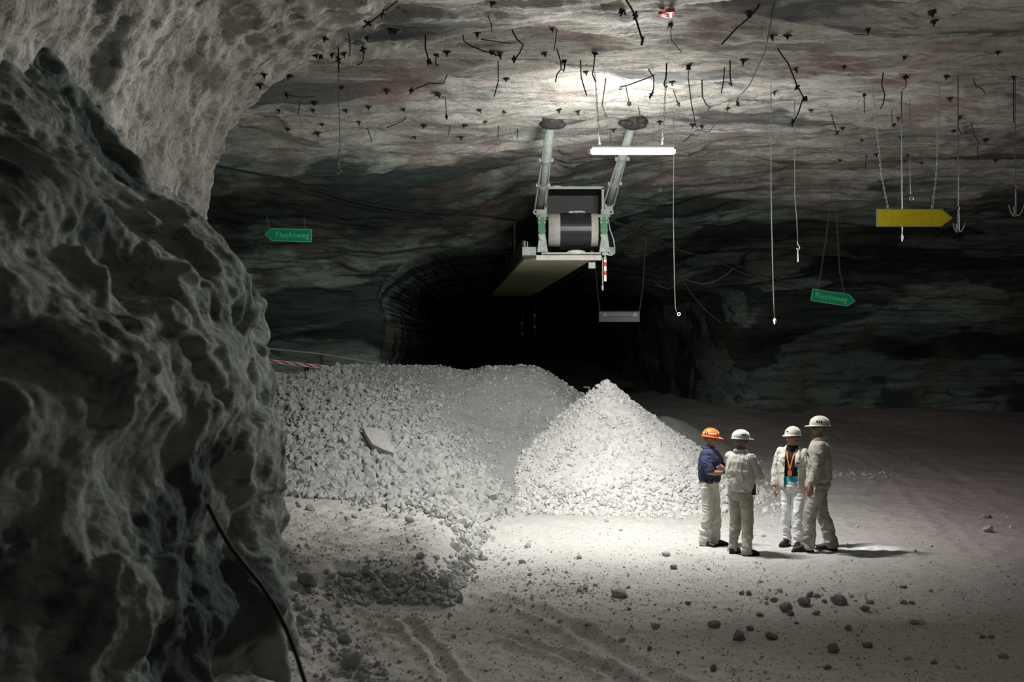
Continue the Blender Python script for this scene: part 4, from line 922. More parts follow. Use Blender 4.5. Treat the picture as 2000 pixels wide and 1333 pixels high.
RODS = [([(1215, -12), (1232, 14), (1240, 30), (1249, 60), (1256, 83)], 4, 'heavy bent rod with a plate, hanging from the top edge right of centre', [(1241, 30, 12), (1255, 80, 5)]),
 ([(1482, 12), (1466, 32), (1437, 57), (1409, 87)], 3.5, 'long slanting rod with a kink at the top, above the grey roof patch', [(1462, 28, 8)]),
 ([(776, 2), (748, 25), (709, 54)], 3.5, 'long straight slanting rod with two plates at the top left of the roof', [(748, 27, 8), (718, 45, 9)]),
 ([(1001, 61), (1010, 77), (1022, 87), (1016, 102), (1005, 117)], 3, 'zigzag bent rod with a plate at its lower end above the conveyor', [(1004, 116, 9)]),
 ([(1088, 56), (1086, 75), (1082, 100)], 2, 'short thin rod right of the zigzag bent rod', []),
 ([(1088, 97), (1095, 120), (1096, 135), (1088, 145), (1085, 160)], 2.5, 'S-shaped rod above the conveyor struts', []),
 ([(1103, 118), (1103, 130), (1101, 140), (1098, 136)], 3, 'small hooked rod right of the S-shaped rod', [(1102, 119, 10)]),
 ([(1134, 118), (1135, 150), (1140, 168), (1146, 187)], 2.5, 'slim bowed rod left of the left lamp chain', []),
 ([(1163, 103), (1159, 135), (1157, 145), (1163, 160)], 2.5, 'rod with hook carrying the left lamp chain', [(1162, 104, 10)]),
 ([(1183, 157), (1176, 205), (1184, 228)], 2.2, 'kinked rod just right of the left lamp chain', [(1184, 228, 5)]),
 ([(1278, 147), (1258, 155), (1225, 167), (1211, 170), (1209, 175), (1215, 174)], 2.8, 'nearly level rod with curled end above the glowing lamp', []),
 ([(1267, 136), (1277, 152), (1277, 172), (1269, 194)], 2.5, 'bowed rod crossing the level rod above the lamp', [(1272, 185, 7)]),
 ([(1222, 168), (1229, 200)], 2, 'thin rod with a square plate below the level rod', [(1229, 203, 8)]),
 ([(1302, 126), (1301, 150), (1297, 165), (1300, 172), (1304, 168)], 3, 'hooked rod carrying the right lamp chain', []),
 ([(1346, 131), (1344, 150), (1350, 200), (1360, 250)], 2, 'long nearly straight rod right of the lamp', [(1345, 132, 9)]),
 ([(1371, 157), (1372, 190), (1380, 205), (1387, 209), (1382, 217)], 3, 'curled rod between the long rod and the rope', []),
 ([(1415, 133), (1413, 160), (1409, 182)], 2.5, 'left one of two upright rods beside the rope', []),
 ([(1426, 122), (1426, 150), (1429, 168), (1423, 162)], 3, 'right one of two upright rods beside the rope', []),
 ([(1315, 176), (1322, 195), (1326, 205)], 2, 'short slanting rod just right of the lamp chain', [(1325, 203, 6)]),
 ([(1310, 62), (1311, 78), (1331, 102)], 1.8, 'thin kinked rod in front of the grey roof patch', []),
 ([(1247, 211), (1252, 235)], 1.8, 'tiny rod right of the right conveyor strut', []), ([(1441, 190), (1441, 208)], 2, 'tiny upright rod right of the rope', [(1441, 203, 7)]),
 ([(681, 69), (684, 90), (683, 110)], 2.2, 'short curved rod left of the crossed plates', []), ([(709, 88), (710, 115), (705, 124), (697, 128)], 2.4, 'rod with crossed plates and bent foot on the left roof', [(709, 97, 11)]),
 ([(831, 72), (831, 95), (836, 113), (842, 126)], 3, 'sturdy curved rod on the reddish roof left of centre', [(838, 121, 9)]), ([(852, 105), (851, 122), (853, 129), (857, 126)], 2.6, 'J-shaped rod right of the sturdy curved rod', [(853, 105, 11)]),
 ([(904, 69), (906, 80), (920, 90), (945, 100), (964, 105)], 2.5, 'long sagging rod left of the zigzag bent rod', [(962, 103, 9)]), ([(940, 77), (998, 85)], 2, 'level rod lying against the roof left of the zigzag bent rod', []),
 ([(954, 33), (960, 48), (961, 63)], 2, 'short curved rod near the top, left of centre', []), ([(873, 147), (866, 164), (840, 162), (825, 168), (806, 176)], 2.2, 'long crooked rod ending in a diamond-shaped plate', [(803, 177, 9)]),
 ([(973, 120), (973, 160), (965, 189)], 2.4, 'straight rod above the grey roof ledge', []), ([(661, 96), (661, 118), (662, 140)], 3, 'rod carrying the long wire with open hook', [(661, 117, 10)]),
 ([(559, 185), (585, 190), (614, 189)], 1.6, 'thin rod lying level on the left roof edge', [(560, 186, 6)]), ([(870, 192), (872, 228)], 1.6, 'thin straight rod left of the grey roof ledge', [(872, 228, 6)]),
 ([(586, 200), (582, 225)], 1.6, 'thin rod at the far left of the roof', []), ([(718, 252), (727, 278)], 1.8, 'thin slanting rod above the dark left wall', []), ([(793, 232), (775, 242), (755, 250)], 1.8, 'crooked rod at the shaded roof edge', []),
 ([(879, 245), (876, 264)], 1.8, 'tiny rod at the roof edge left of the conveyor', []), ([(974, 247), (972, 270)], 1.8, 'tiny rod at the roof edge beside the left conveyor strut', []), ([(1011, 255), (1010, 272)], 1.6, 'thin rod just left of the left conveyor strut', []),
 ([(1520, 97), (1540, 125), (1556, 165), (1569, 190), (1558, 225), (1548, 242)], 3, 'very long crooked rod on the right half of the roof', [(1557, 171, 7), (1572, 193, 10), (1548, 240, 6)]),
 ([(1667, 67), (1700, 69), (1737, 71)], 2.5, 'level rod against the roof at the upper right', []), ([(1725, 143), (1722, 165), (1728, 185), (1726, 200), (1720, 213)], 2.5, 'wavy rod left of the rod with thin tail', []),
 ([(1770, 150), (1769, 170), (1762, 176), (1760, 200), (1762, 242)], 1.8, 'rod with thin tail above the yellow arrow sign', [(1769, 151, 10)]), ([(1688, 184), (1688, 205), (1689, 222)], 1.8, 'short upright rod left of the wavy rod', [(1688, 185, 7)]),
 ([(1624, 225), (1630, 245), (1638, 264)], 2, 'small slanting rod right of the very long crooked rod', [(1635, 260, 6)]), ([(1902, 156), (1906, 168), (1920, 175), (1926, 186)], 2, 'small S-shaped rod at the upper right', []),
 ([(1980, 150), (1980, 200), (1980, 240)], 2.5, 'rod carrying the anchor hook at the right border', [(1980, 150, 10)]), ([(1873, 228), (1870, 245), (1877, 262)], 2, 'rod carrying the anchor hook beside the yellow sign', [(1874, 230, 8)]),
 ([(1898, 244), (1903, 265), (1914, 281)], 1.6, 'thin curved rod right of the anchor hook rod', []), ([(1741, 215), (1743, 242)], 1.6, 'thin upright rod below the wavy rod', []), ([(1692, 304), (1690, 332)], 1.6, 'thin rod above the left chain of the yellow sign', []),
 ([(1909, 290), (1910, 316)], 1.8, 'short dark rod above the anchor hook', []), ([(1040, 162), (1052, 160), (1065, 157)], 1.8, 'small rod lying slanted on the roof left of the bowed rods', []), ([(1193, 262), (1193, 278)], 1.2, 'tiny rod directly over the left end of the lamp', [])]
for r_ in RODS: rod(*r_)
# short bolts with plates: one per anchor hole
BOLT = bpy.data.meshes.new('rock_bolt'); mm = MB(); mm.tube([(0, 0, 0.10), (0, 0, -0.07), (0, 0, -0.10)], [0.016, 0.016, 0.010], 6); mm.tube([(0, 0, -0.02), (0, 0, -0.055)], 0.030, 6)
BOLT.from_pydata([tuple(v) for v in mm.v], [], mm.f); BOLT.materials.append(M_rod); BOLT.update()
PLT = bpy.data.meshes.new('bearing_plate'); mm = MB().box((0, 0, 0), (0.13, 0.13, 0.010)); mm.tube([(0, 0, -0.02), (0, 0, 0)], [0.03, 0.05], 8)
PLT.from_pydata([tuple(v) for v in mm.v], [], mm.f); PLT.materials.append(M_rod); PLT.update()
BOLTS = [(1215, 24), (1078, 58), (1064, 106), (1310, 50), (1462, 27), (1145, 143), (1313, 162), (1452, 120), (1092, 217), (1129, 219), (1421, 214), (1353, 246), (635, 76), (617, 110), (626, 112), (648, 106), (565, 149), (667, 173), (614, 203), (612, 217), (672, 107),
 (716, 76), (873, 103), (932, 66), (976, 107), (988, 155), (856, 185), (788, 216), (720, 211), (675, 218), (755, 178), (937, 217), (985, 220), (763, 60), (771, 62), (961, 8), (947, 240), (907, 246), (827, 247), (629, 245), (563, 255), (516, 147), (508, 168), (545, 217), (1538, 71), (1508, 72),
 (1555, 137), (1649, 132), (1696, 60), (1767, 113), (1584, 217), (1512, 181), (1848, 152), (1855, 194), (1949, 104), (1862, 258), (1944, 315), (1683, 275), (1760, 270), (1754, 232), (1773, 305), (1800, 320), (1711, 303), (1645, 252), (1821, 26), (1825, 43), (1370, 247), (1289, 240), (1198, 255), (1745, 246), (1925, 275), (1640, 315), (620, 262), (700, 240), (810, 270), (900, 270)]
def bolt_zone(x, y):
    if x < 560: return 'small dark rock bolt beside the edge of the left rock arch', 'bolts beside the arch'
    if x < 780 and y < 130: return 'dark rock bolt with plate in the upper left roof around the slanting rod', 'bolts in the upper left roof'
    if x < 780: return 'dark rock bolt with plate in the left roof around the long hook wire', 'bolts around the long hook wire'
    if x < 1050 and y < 130: return 'dark rock bolt with plate in the reddish roof left of centre', 'bolts in the reddish roof'
    if x < 1050: return 'small dark rock bolt in the roof near the grey ledge left of the conveyor', 'bolts near the grey ledge'
    if x < 1480 and y < 125: return 'dark rock bolt with plate in the pale roof high above the lamp', 'bolts high above the lamp'
    if x < 1480: return 'small dark rock bolt in the bright roof close around the lamp', 'bolts close around the lamp'
    if y < 125: return 'dark rock bolt with plate in the upper right roof', 'bolts in the upper right roof'
    if x < 1700: return 'dark rock bolt with plate around the very long crooked rod', 'bolts around the long crooked rod'
    return 'small dark rock bolt in the roof above the yellow arrow sign', 'bolts above the yellow sign'
for i, (x, y) in enumerate(BOLTS):
    h = roof_at(x, y-3); o = bpy.data.objects.new('rock_bolt', BOLT); C.objects.link(o); o.location = h; o.rotation_euler = (rnd.uniform(-.25, .25), rnd.uniform(-.25, .25), rnd.uniform(0, 3)); s_ = rnd.uniform(.55, .85); o.scale = (s_, s_, s_)
    o['label'], o['group'] = bolt_zone(x, y); o['category'] = 'bolt'
    q = bpy.data.objects.new('bearing_plate', PLT); C.objects.link(q); q.parent = o; q.location = (0, 0, -0.012); q.rotation_euler = (rnd.uniform(-.3, .3), rnd.uniform(-.3, .3), 0)
# red spray mark on the roof
h = roof_at(1310, 18)-Vector((0, 0, 0.03)); m = MB()
for a_, b_ in (((1290, 17), (1302, 20)), ((1302, 20), (1318, 16)), ((1300, 14), (1318, 12)), ((1310, 12), (1310, 24)), ((1292, 20), (1306, 24))):
    A, B = roof_at(*a_), roof_at(*b_); A.z -= 0.05; B.z -= 0.05; m.tube([A, A.lerp(B, .5), B], [(0.03, 0.022)]*3, 6)
m.build('spray_mark', M_red, None, origin=h, label='red spray paint scribble on the roof at the top edge', category='paint mark')
#%%PEOPLE
# ------------------------------------------------------------------ the four men
M_skin = nmat('skin', (0.42, 0.235, 0.16), 0.6); M_skin2 = nmat('tanned_skin', (0.33, 0.17, 0.11), 0.6)
def cloth(name, c, dirt, k=0.35):
    m = nmat(name, c, 0.95); t = NT(m); v = t.coords((1, 1, 1)); n1 = t.noise(v, 7, 5, 0.6); n2 = t.noise(v, 60, 3, 0.6)
    a = t.mix(t.ramp(n1, [(0.38, BW(0)), (0.66, BW(k))]), c, dirt); a = t.mix(t.ramp(n2, [(0.35, BW(0.25)), (0.55, BW(0))]), a, tuple(x*0.6 for x in c)); t.col(a)
    t.bump(t.noise(v, 22, 4, 0.6), 0.35, 0.012); return m
M_offw = cloth('off_white_work_cloth', (0.60, 0.59, 0.53), (0.36, 0.34, 0.29), 0.7)
M_offw2 = cloth('dirty_work_cloth', (0.50, 0.48, 0.42), (0.26, 0.24, 0.20), 0.9)
M_wht = cloth('clean_white_cloth', (0.80, 0.81, 0.82), (0.6, 0.6, 0.6), 0.3)
M_beige = cloth('beige_cloth', (0.66, 0.65, 0.60), (0.45, 0.43, 0.38), 0.5)
M_navy = cloth('navy_shirt', (0.045, 0.055, 0.115), (0.03, 0.035, 0.07), 0.5)
M_blk = nmat('black_polo', (0.012, 0.016, 0.03), 0.8); M_torchlit = nmat('torchlit_teal', (0.03, 0.30, 0.42), 0.7)
M_shoe = nmat('black_shoe', (0.012, 0.012, 0.013), 0.5); M_shoeb = nmat('black_rubber', (0.02, 0.02, 0.02), 0.8)
M_org = nmat('orange_helmet_shell', (0.85, 0.16, 0.02), 0.35); M_hwh = nmat('pale_helmet_shell', (0.68, 0.70, 0.60), 0.4); M_hwh2 = nmat('dusty_helmet_shell', (0.60, 0.58, 0.52), 0.5)
M_hair = nmat('grey_hair', (0.16, 0.15, 0.14), 0.9); M_hairb = nmat('brown_hair', (0.06, 0.045, 0.035), 0.9); M_beardg = nmat('grey_beard', (0.33, 0.31, 0.29), 0.9); M_beardo = nmat('ginger_beard', (0.30, 0.12, 0.03), 0.9)
M_glassf = nmat('glasses_lens', (0.30, 0.32, 0.34), 0.05); M_glassf.node_tree.nodes['Principled BSDF'].inputs['Alpha'].default_value = 0.35
M_dark = nmat('dark_glasses_lens', (0.01, 0.01, 0.012), 0.1); M_eye = nmat('eye', (0.05, 0.04, 0.035), 0.3); M_lip = nmat('lips', (0.30, 0.13, 0.10), 0.6)
M_lany = nmat('orange_lanyard', (0.80, 0.20, 0.03), 0.6); M_badge = nmat('red_orange_badge', (0.65, 0.12, 0.04), 0.5)
M_nvy = nmat('navy_label', (0.02, 0.03, 0.12), 0.5)

def remeshed(mb, voxel, smooth=2, sf=0.5):
    me = bpy.data.meshes.new('tmp'); me.from_pydata([tuple(v) for v in mb.v], [], mb.f); o = bpy.data.objects.new('tmp', me); C.objects.link(o)
    r = o.modifiers.new('r', 'REMESH'); r.mode = 'VOXEL'; r.voxel_size = voxel; r.use_smooth_shade = True
    if smooth: q = o.modifiers.new('s', 'SMOOTH'); q.iterations = smooth; q.factor = sf
    bpy.context.view_layer.update(); ev = o.evaluated_get(bpy.context.evaluated_depsgraph_get()); m2 = bpy.data.meshes.new_from_object(ev)
    bpy.data.objects.remove(o); return m2
def displace(me, fn):
    n = len(me.vertices); co = np.zeros(n*3, np.float32); me.vertices.foreach_get('co', co); co = co.reshape(-1, 3).astype(float)
    nr = np.zeros(n*3, np.float32); me.vertices.foreach_get('normal', nr); nr = nr.reshape(-1, 3)
    co = co+nr*fn(co)[:, None]; me.vertices.foreach_set('co', co.astype(np.float32).ravel()); me.update()
def crop(me, keep):
    bm = bmesh.new(); bm.from_mesh(me); dl = [v for v in bm.verts if not keep(v.co)]; bmesh.ops.delete(bm, geom=dl, context='VERTS'); bm.to_mesh(me); bm.free()
def finish(name, me, mat, par, **k):
    me.name = name; me.materials.clear(); me.materials.append(mat); me.polygons.foreach_set('use_smooth', np.ones(len(me.polygons), dtype=bool)); return link(name, me, par, **k)

def hand(mb, w_, d, palm, thumb, s, curl=0.5):
    d, palm, thumb = Vector(d).normalized(), Vector(palm).normalized(), Vector(thumb).normalized()
    thumb = (thumb-d*thumb.dot(d)).normalized(); palm = d.cross(thumb) if d.cross(thumb).dot(palm) > 0 else -d.cross(thumb)
    w_ = Vector(w_)
    mb.tube([w_-d*0.03*s, w_+d*0.02*s, w_+d*0.055*s, w_+d*0.095*s], [(0.024*s, 0.020*s), (0.033*s, 0.019*s), (0.041*s, 0.018*s), (0.040*s, 0.014*s)], 12, side=thumb)
    for k, (o, L) in enumerate(((0.031, 0.068), (0.011, 0.078), (-0.010, 0.072), (-0.030, 0.056))):
        p = w_+d*(0.088-0.004*abs(k-1))*s+thumb*o*s; pts = [p-d*0.02*s, p]; a = 0
        for j, f in enumerate((0.45, 0.32, 0.25)):
            a += curl*(0.55+0.25*j+0.08*k); v = d*math.cos(a)+palm*math.sin(a); p = p+v*L*s*f*1.12; pts.append(p)
        mb.tube(pts, [0.0105*s, 0.0105*s, 0.0098*s, 0.009*s, 0.0072*s], 8)
    p = w_+d*0.022*s+thumb*0.028*s+palm*0.006*s; v1 = (d*0.62+thumb*0.62+palm*0.35).normalized(); v2 = (d*0.88+thumb*0.15+palm*0.45).normalized()
    mb.tube([p-v1*0.02*s, p, p+v1*0.038*s, p+v1*0.038*s+v2*0.03*s], [0.013*s, 0.014*s, 0.0115*s, 0.009*s], 8)

def person(loc, th, H, label, cfg):
    s = H/1.80; root = empty('person', loc, label, 'person', rz=th-PI/2)
    V = lambda x, y, z: Vector((x*s, y*s, z*s))
    feet = cfg.get('feet', [(-.12, .02, 8), (.12, .02, -8)])   # left, right: x, y, yaw degrees (positive turns left)
    hips = [V(-.095, 0, .93), V(.095, 0, .93)]
    hd_yaw, hd_pitch = cfg.get('head', (0, 0)); arms = cfg['arms']
    sho = [V(-.185, -.01, 1.475), V(.185, -.01, 1.475)]
    # ---- body: one continuous surface
    b = MB(); bw = cfg.get('bulk', 1.0)
    b.tube([V(0, 0, .86), V(0, 0, .95), V(0, 0, 1.08), V(0, 0, 1.25), V(0, 0, 1.38), V(0, -.005, 1.47), V(0, -.01, 1.52)], [(.15*s, .10*s), (.165*s, .11*s), (.145*s*bw, .11*s*bw), (.165*s, .115*s), (.175*s, .115*s), (.14*s, .085*s), (.07*s, .06*s)], 18, side=(1, 0, 0))
    legs = []
    for (fx, fy, yw), hp in zip(feet, hips):
        an = V(fx, fy-0.02, .09); kn = (hp+an)/2+V(0, cfg.get('knee', .035), .02); legs.append((hp, kn, an, fx, fy, math.radians(yw)))
        b.tube([hp+V(0, 0, .02), hp.lerp(kn, .5), kn, kn.lerp(an, .35), an, an-V(0, 0, .04)], [.080*s, .062*s, .048*s, .048*s, .036*s, .038*s], 12)
        f_ = V(math.sin(-math.radians(yw)), math.cos(math.radians(yw)), 0); q = V(fx, fy, .045); b.tube([q-f_*.06, q, q+f_*.10, q+f_*.17], [.038*s, .042*s, .035*s, .025*s], 10, side=(1, 0, 0))
    for k, (el, wr, hdir, palm, thumb, curl) in enumerate(arms):
        el, wr = V(*el), V(*wr); a_ = sho[k]
        b.ell(a_+V(0, 0, -.05), (.048*s, .048*s, .048*s)); b.tube([a_+V(0, 0, -.045), a_.lerp(el, .4), el, el.lerp(wr, .3), wr], [.044*s, .044*s, .040*s, .041*s, .028*s], 12)
        hand(b, wr, hdir, palm, thumb, s, curl)
    Rh = Matrix.Rotation(math.radians(hd_yaw), 3, 'Z')@Matrix.Rotation(math.radians(hd_pitch), 3, 'X'); Oh = V(0, 0.0, 1.56)
    def Hh(x, y, z): return Oh+Rh@(V(x, y, z-1.56))
    b.tube([V(0, -.01, 1.47), V(0, -.005, 1.53), Hh(0, 0.0, 1.60)], [.072*s, .058*s, .056*s], 14)
    E = lambda x, y, z, r, R2=None: b.ell(Hh(x, y, z), tuple(q*s for q in r), Rh@R2 if R2 else Rh)
    E(0, -.012, 1.705, (.078, .098, .095)); E(0, .028, 1.655, (.066, .068, .085)); E(0, .040, 1.605, (.052, .052, .045)); E(0, .062, 1.592, (.026, .028, .022))
    E(0, .078, 1.712, (.050, .018, .012)); E(-.04, .058, 1.655, (.026, .028, .026)); E(.04, .058, 1.655, (.026, .028, .026))
    b.tube([Hh(0, .088, 1.705), Hh(0, .104, 1.680), Hh(0, .116, 1.662), Hh(0, .096, 1.650)], [.009*s, .011*s, .015*s, .012*s], 10)
    E(-.012, .098, 1.657, (.010, .012, .009)); E(.012, .098, 1.657, (.010, .012, .009)); E(0, .086, 1.630, (.024, .014, .006)); E(0, .084, 1.618, (.021, .014, .007))
    for sx_ in (-1, 1):
        E(sx_*.078, -.008, 1.672, (.010, .022, .033)); E(sx_*.082, -.016, 1.680, (.010, .012, .020))
    me = remeshed(b, 0.0062*s, 2, .4); body = finish('body', me, cfg.get('skin', M_skin), root)
    # small face parts
    for sx_ in (-1, 1):
        m = MB().ell(Hh(sx_*.030, .083, 1.690), (.013*s, .009*s, .008*s), Rh, 10, 7); m.build('eye', M_eye, root, True)
    MB().tube([Hh(-.022, .094, 1.625), Hh(0, .102, 1.624), Hh(.022, .094, 1.625)], [(.003*s, .003*s), (.005*s, .005*s), (.003*s, .003*s)], 6).build('mouth', M_lip, root, True)
    # hair: a cap over the back and sides of the head
    if cfg.get('hair'):
        m = MB().ell(Hh(0, -.020, 1.700), (.083*s, .098*s, .098*s), Rh, 22, 14); hm_ = remeshed(m, .007*s, 0)
        inv = Rh.inverted()
        def kp(c_):
            l = inv@(c_-Oh); return (l.y/s < .018 and l.z/s > .065-max(0, l.y/s)*1.2) 
        crop(hm_, kp); displace(hm_, lambda c_: 0.004*fbm(c_[:, 0]*60, c_[:, 1]*60, c_[:, 2]*40, 5, 2)); finish('hair', hm_, cfg['hair'], root)
    if cfg.get('beard'):
        bm_, full = cfg['beard']; m = MB()
        if full: m.ell(Hh(0, .055, 1.592), (.052*s, .048*s, .032*s), Rh); m.ell(Hh(-.045, .030, 1.625), (.022*s, .040*s, .035*s), Rh); m.ell(Hh(.045, .030, 1.625), (.022*s, .040*s, .035*s), Rh); m.ell(Hh(0, .098, 1.641), (.028*s, .010*s, .008*s), Rh)
        else: m.ell(Hh(0, .085, 1.580), (.026*s, .024*s, .032*s), Rh); m.ell(Hh(0, .100, 1.641), (.026*s, .009*s, .007*s), Rh)
        q = remeshed(m, .006*s, 1); displace(q, lambda c_: 0.003*fbm(c_[:, 0]*80, c_[:, 1]*80, c_[:, 2]*60, 5, 2)); finish('beard', q, bm_, root)
    if cfg.get('glasses'):
        m = MB()
        for sx_ in (-1, 1):
            m.ell(Hh(sx_*.033, .103, 1.690), (.029*s, .006*s, .019*s), Rh@Matrix.Rotation(sx_*-.25, 3, 'Z'), 14, 7)
        gl = m.build('glasses', cfg['glasses'], root, True)
        m = MB().tube([Hh(-.083, -.01, 1.697), Hh(-.072, .075, 1.700), Hh(-.055, .104, 1.706), Hh(0, .114, 1.706), Hh(.055, .104, 1.706), Hh(.072, .075, 1.700), Hh(.083, -.01, 1.697)], .0032*s, 6); m.build('glasses_frame', M_shoe, gl, True)
    # helmet: dome with ridges, brim all round and peak in front, hollow
    HT = 1.735; nth, nph = 14, 48; vs = []; inner = []
    def hp_(r, ph, z, fr=0.0):
        x = r*math.sin(ph)*0.112; y = r*math.cos(ph)*0.138; pk = max(0, math.cos(ph))**2.2
        return Hh(x*(1+fr*.10), y*(1+fr*.08)+pk*fr*.055-.006, HT+z-pk*fr*.010)
    rings = []
    for i in range(nth+1):
        t_ = i/nth*PI/2; r_ = math.sin(t_); z_ = math.cos(t_)**0.9*.112; ring = []
        for j in range(nph):
            ph = 2*PI*j/nph; x = r_*math.sin(ph); rg = 0.006*(math.exp(-((x)/.07)**2)+math.exp(-((x-.30)/.07)**2)+math.exp(-((x+.30)/.07)**2))*math.cos(t_)**.5
            ring.append(hp_(r_, ph, z_+rg))
        rings.append(ring)
    rings.append([hp_(1.0, 2*PI*j/nph, -.012, 0.0) for j in range(nph)]); rings.append([hp_(1.0, 2*PI*j/nph, -.018, 1.0) for j in range(nph)]); rings.append([hp_(1.0, 2*PI*j/nph, -.024, 1.0) for j in range(nph)]); rings.append([hp_(.94, 2*PI*j/nph, -.020, 0.0) for j in range(nph)])
    for f_ in (.9, .6, .2): rings.append([hp_(f_*.94, 2*PI*j/nph, .10*math.sqrt(1-f_*f_), 0) for j in range(nph)])
    m = MB(); m.v = [v for r_ in rings for v in r_]; m.f = [(i*nph+j, i*nph+(j+1) % nph, (i+1)*nph+(j+1) % nph, (i+1)*nph+j) for i in range(len(rings)-1) for j in range(nph)]
    hl = m.build('helmet', cfg['helmet'], root, True); hl['label'] = cfg.get('helmet_label', 'hard hat')
    def patch(ph0, ph1, z0, z1, mat, nm, k=1.015):
        g = MB(); n_ = 6; A = []
        for zz in (z0, z1):
            r_ = math.sqrt(max(0, 1-(zz/.112)**2.2))*k; A.append([hp_(r_, math.radians(ph0+(ph1-ph0)*j/n_), zz) for j in range(n_+1)])
        c_ = Hh(0, 0, HT-.05); vs2 = A[0]+A[1]; vs3 = [v+(c_-v).normalized()*.004 for v in vs2]; L = n_+1
        fs2 = [(j, j+1, L+j+1, L+j) for j in range(n_)]+[(2*L+j, 3*L+j, 3*L+j+1, 2*L+j+1) for j in range(n_)]
        g.add(vs2+vs3, fs2); g.build(nm, mat, hl)
    for a_ in cfg.get('patches', []): patch(*a_)
    # ---- shoes
    for (hp, kn, an, fx, fy, yw) in legs:
        f_ = Vector((-math.sin(yw), math.cos(yw), 0)); q = V(fx, fy, 0); m = MB(); sd = Vector((f_.y, -f_.x, 0))
        m.tube([q-f_*.085*s+V(0, 0, .05), q-f_*.02*s+V(0, 0, .062), q+f_*.06*s+V(0, 0, .055), q+f_*.13*s+V(0, 0, .043), q+f_*.185*s+V(0, 0, .036)], [(.036*s, .046*s), (.042*s, .058*s), (.046*s, .048*s), (.050*s, .038*s), (.036*s, .026*s)], 14, side=sd)
        m.tube([q+V(0, 0, .05), an+V(0, 0, .05)], .05*s, 12)
        sh = finish('shoe', remeshed(m, .008*s, 2), M_shoe, root)
        m = MB(); pl = [q+f_*u*s+sd*v_*s for u, v_ in ((-.10, -.025), (-.10, .025), (-.06, .043), (0.04, .044), (.12, .052), (.17, .040), (.205, .012), (.205, -.012), (.17, -.040), (.12, -.052), (.04, -.044), (-.06, -.043))]
        m.prism(pl, None, (0, 0, .026*s)); m.build('sole', M_shoeb, sh)
    # ---- trousers
    tk = cfg.get('trouser', 1.0); m = MB()
    m.tube([V(0, 0, 1.09), V(0, 0, 1.00), V(0, -.01, .90), V(0, -.01, .83)], [(.168*s*bw, .128*s*bw), (.180*s, .135*s), (.185*s, .135*s), (.15*s, .11*s)], 20, side=(1, 0, 0))
    for (hp, kn, an, fx, fy, yw) in legs:
        m.tube([hp+V(0, -.01, 0), hp.lerp(kn, .35), hp.lerp(kn, .75), kn, kn.lerp(an, .4), kn.lerp(an, .8), an+V(0, -.008, -.025), an+V(0, -.008, -.045)], [.102*s, .100*s*tk, .086*s*tk, .080*s*tk, .076*s*tk, .071*s*tk, .070*s*tk, .068*s*tk], 16)
    me = remeshed(m, .008*s, 3); sd_ = cfg.get('seed', 1)
    def fold(c_):
        x, y, z = c_.T; low = 1-sst(.25, .75, z/s); w_ = 0.5*vnoise(x*6, y*6, z*3, sd_)
        return s*(.011*(0.5+low)*ridged(x*3+w_, y*3+w_, z*(9+5*low)+w_*2.5+x*6, sd_, 3)+.012*fbm(x*5, y*5, z*3, sd_+5, 3)+.005*ridged(x*9+w_, y*9, z*22+w_*4, sd_+6, 2)-.004)
    displace(me, fold); tr = finish('trousers', me, cfg['pants'], root)
    if cfg.get('belt'):
        MB().tube([V(0, 0, 1.040), V(0, 0, 1.075)], [(.186*s*bw, .142*s*bw)]*2, 24, side=(1, 0, 0)).build('belt', M_shoe, tr)
    # ---- upper garment
    def upper(hem, k, sleeves, fr=1.0):
        m = MB(); zs = [(hem, .180, .140), (hem+.03, .190, .145), (1.12, .188*fr, .148*fr), (1.25, .200*fr, .150*fr), (1.38, .205, .143), (1.445, .185, .118), (1.485, .145, .100), (1.515, .105, .085), (1.535, .085, .078), (1.56, .080, .076)]
        m.tube([V(0, -.004, z) for z, a_, b_ in zs], [(a_*s*k, b_*s*k) for z, a_, b_ in zs], 22, side=(1, 0, 0))
        for kk, (el, wr, hdir, palm, thumb, curl) in enumerate(arms):
            a_, el, wr = sho[kk], V(*el), V(*wr); m.ell(a_+V(0, 0, -.038), (.068*s*k, .070*s*k, .066*s*k))
            if sleeves == 'long': m.tube([a_+V(0, 0, -.03), a_.lerp(el, .5), el, el.lerp(wr, .5), el.lerp(wr, .93)], [.066*s*k, .066*s*k, .064*s*k, .057*s*k, .046*s*k], 16)
            elif sleeves == 'short': m.tube([a_+V(0, 0, -.03), a_.lerp(el, .5), a_.lerp(el, .98)], [.066*s*k, .068*s*k, .066*s*k], 16)
        return m
    k_ = cfg.get('coat_k', 1.04)
    me = remeshed(upper(cfg.get('hem', .98), k_, cfg.get('sleeves', 'long'), bw), .008*s, 3)
    def fold2(c_):
        x, y, z = c_.T; w_ = 0.6*vnoise(x*5, y*5, z*5, sd_+2); arm = sst(.19*s, .24*s, np.abs(x))
        return s*(.010*ridged(x*(5+3*arm)+w_, y*5+w_, z*(4+7*arm)+w_*2, sd_+9, 3)+.012*fbm(x*4, y*4, z*4, sd_+11, 3)+.005*ridged(x*11+w_*3, y*11, z*13+w_*5, sd_+8, 2)-.004)*(1-0.7*sst(1.5*s, 1.54*s, z))
    displace(me, fold2)
    if cfg.get('open'):
        g0, g1 = cfg['open']; cz = cfg.get('hem', .98)
        def kp(c_):
            z = c_.z/s; w_ = g0+(g1-g0)*min(1, max(0, (z-cz)/.5)); return not (c_.y > 0.02*s and -w_*1.25 < c_.x/s < w_*.85 and z > 0.5)
        crop(me, kp)
    nm = cfg.get('upper_name', 'jacket'); co = finish(nm, me, cfg['top'], root)
    if cfg.get('open'):
        so = co.modifiers.new('thickness', 'SOLIDIFY'); so.thickness = .008*s; so.offset = 0
    # collar and breast pocket
    m = MB(); n_ = 20; ring = []
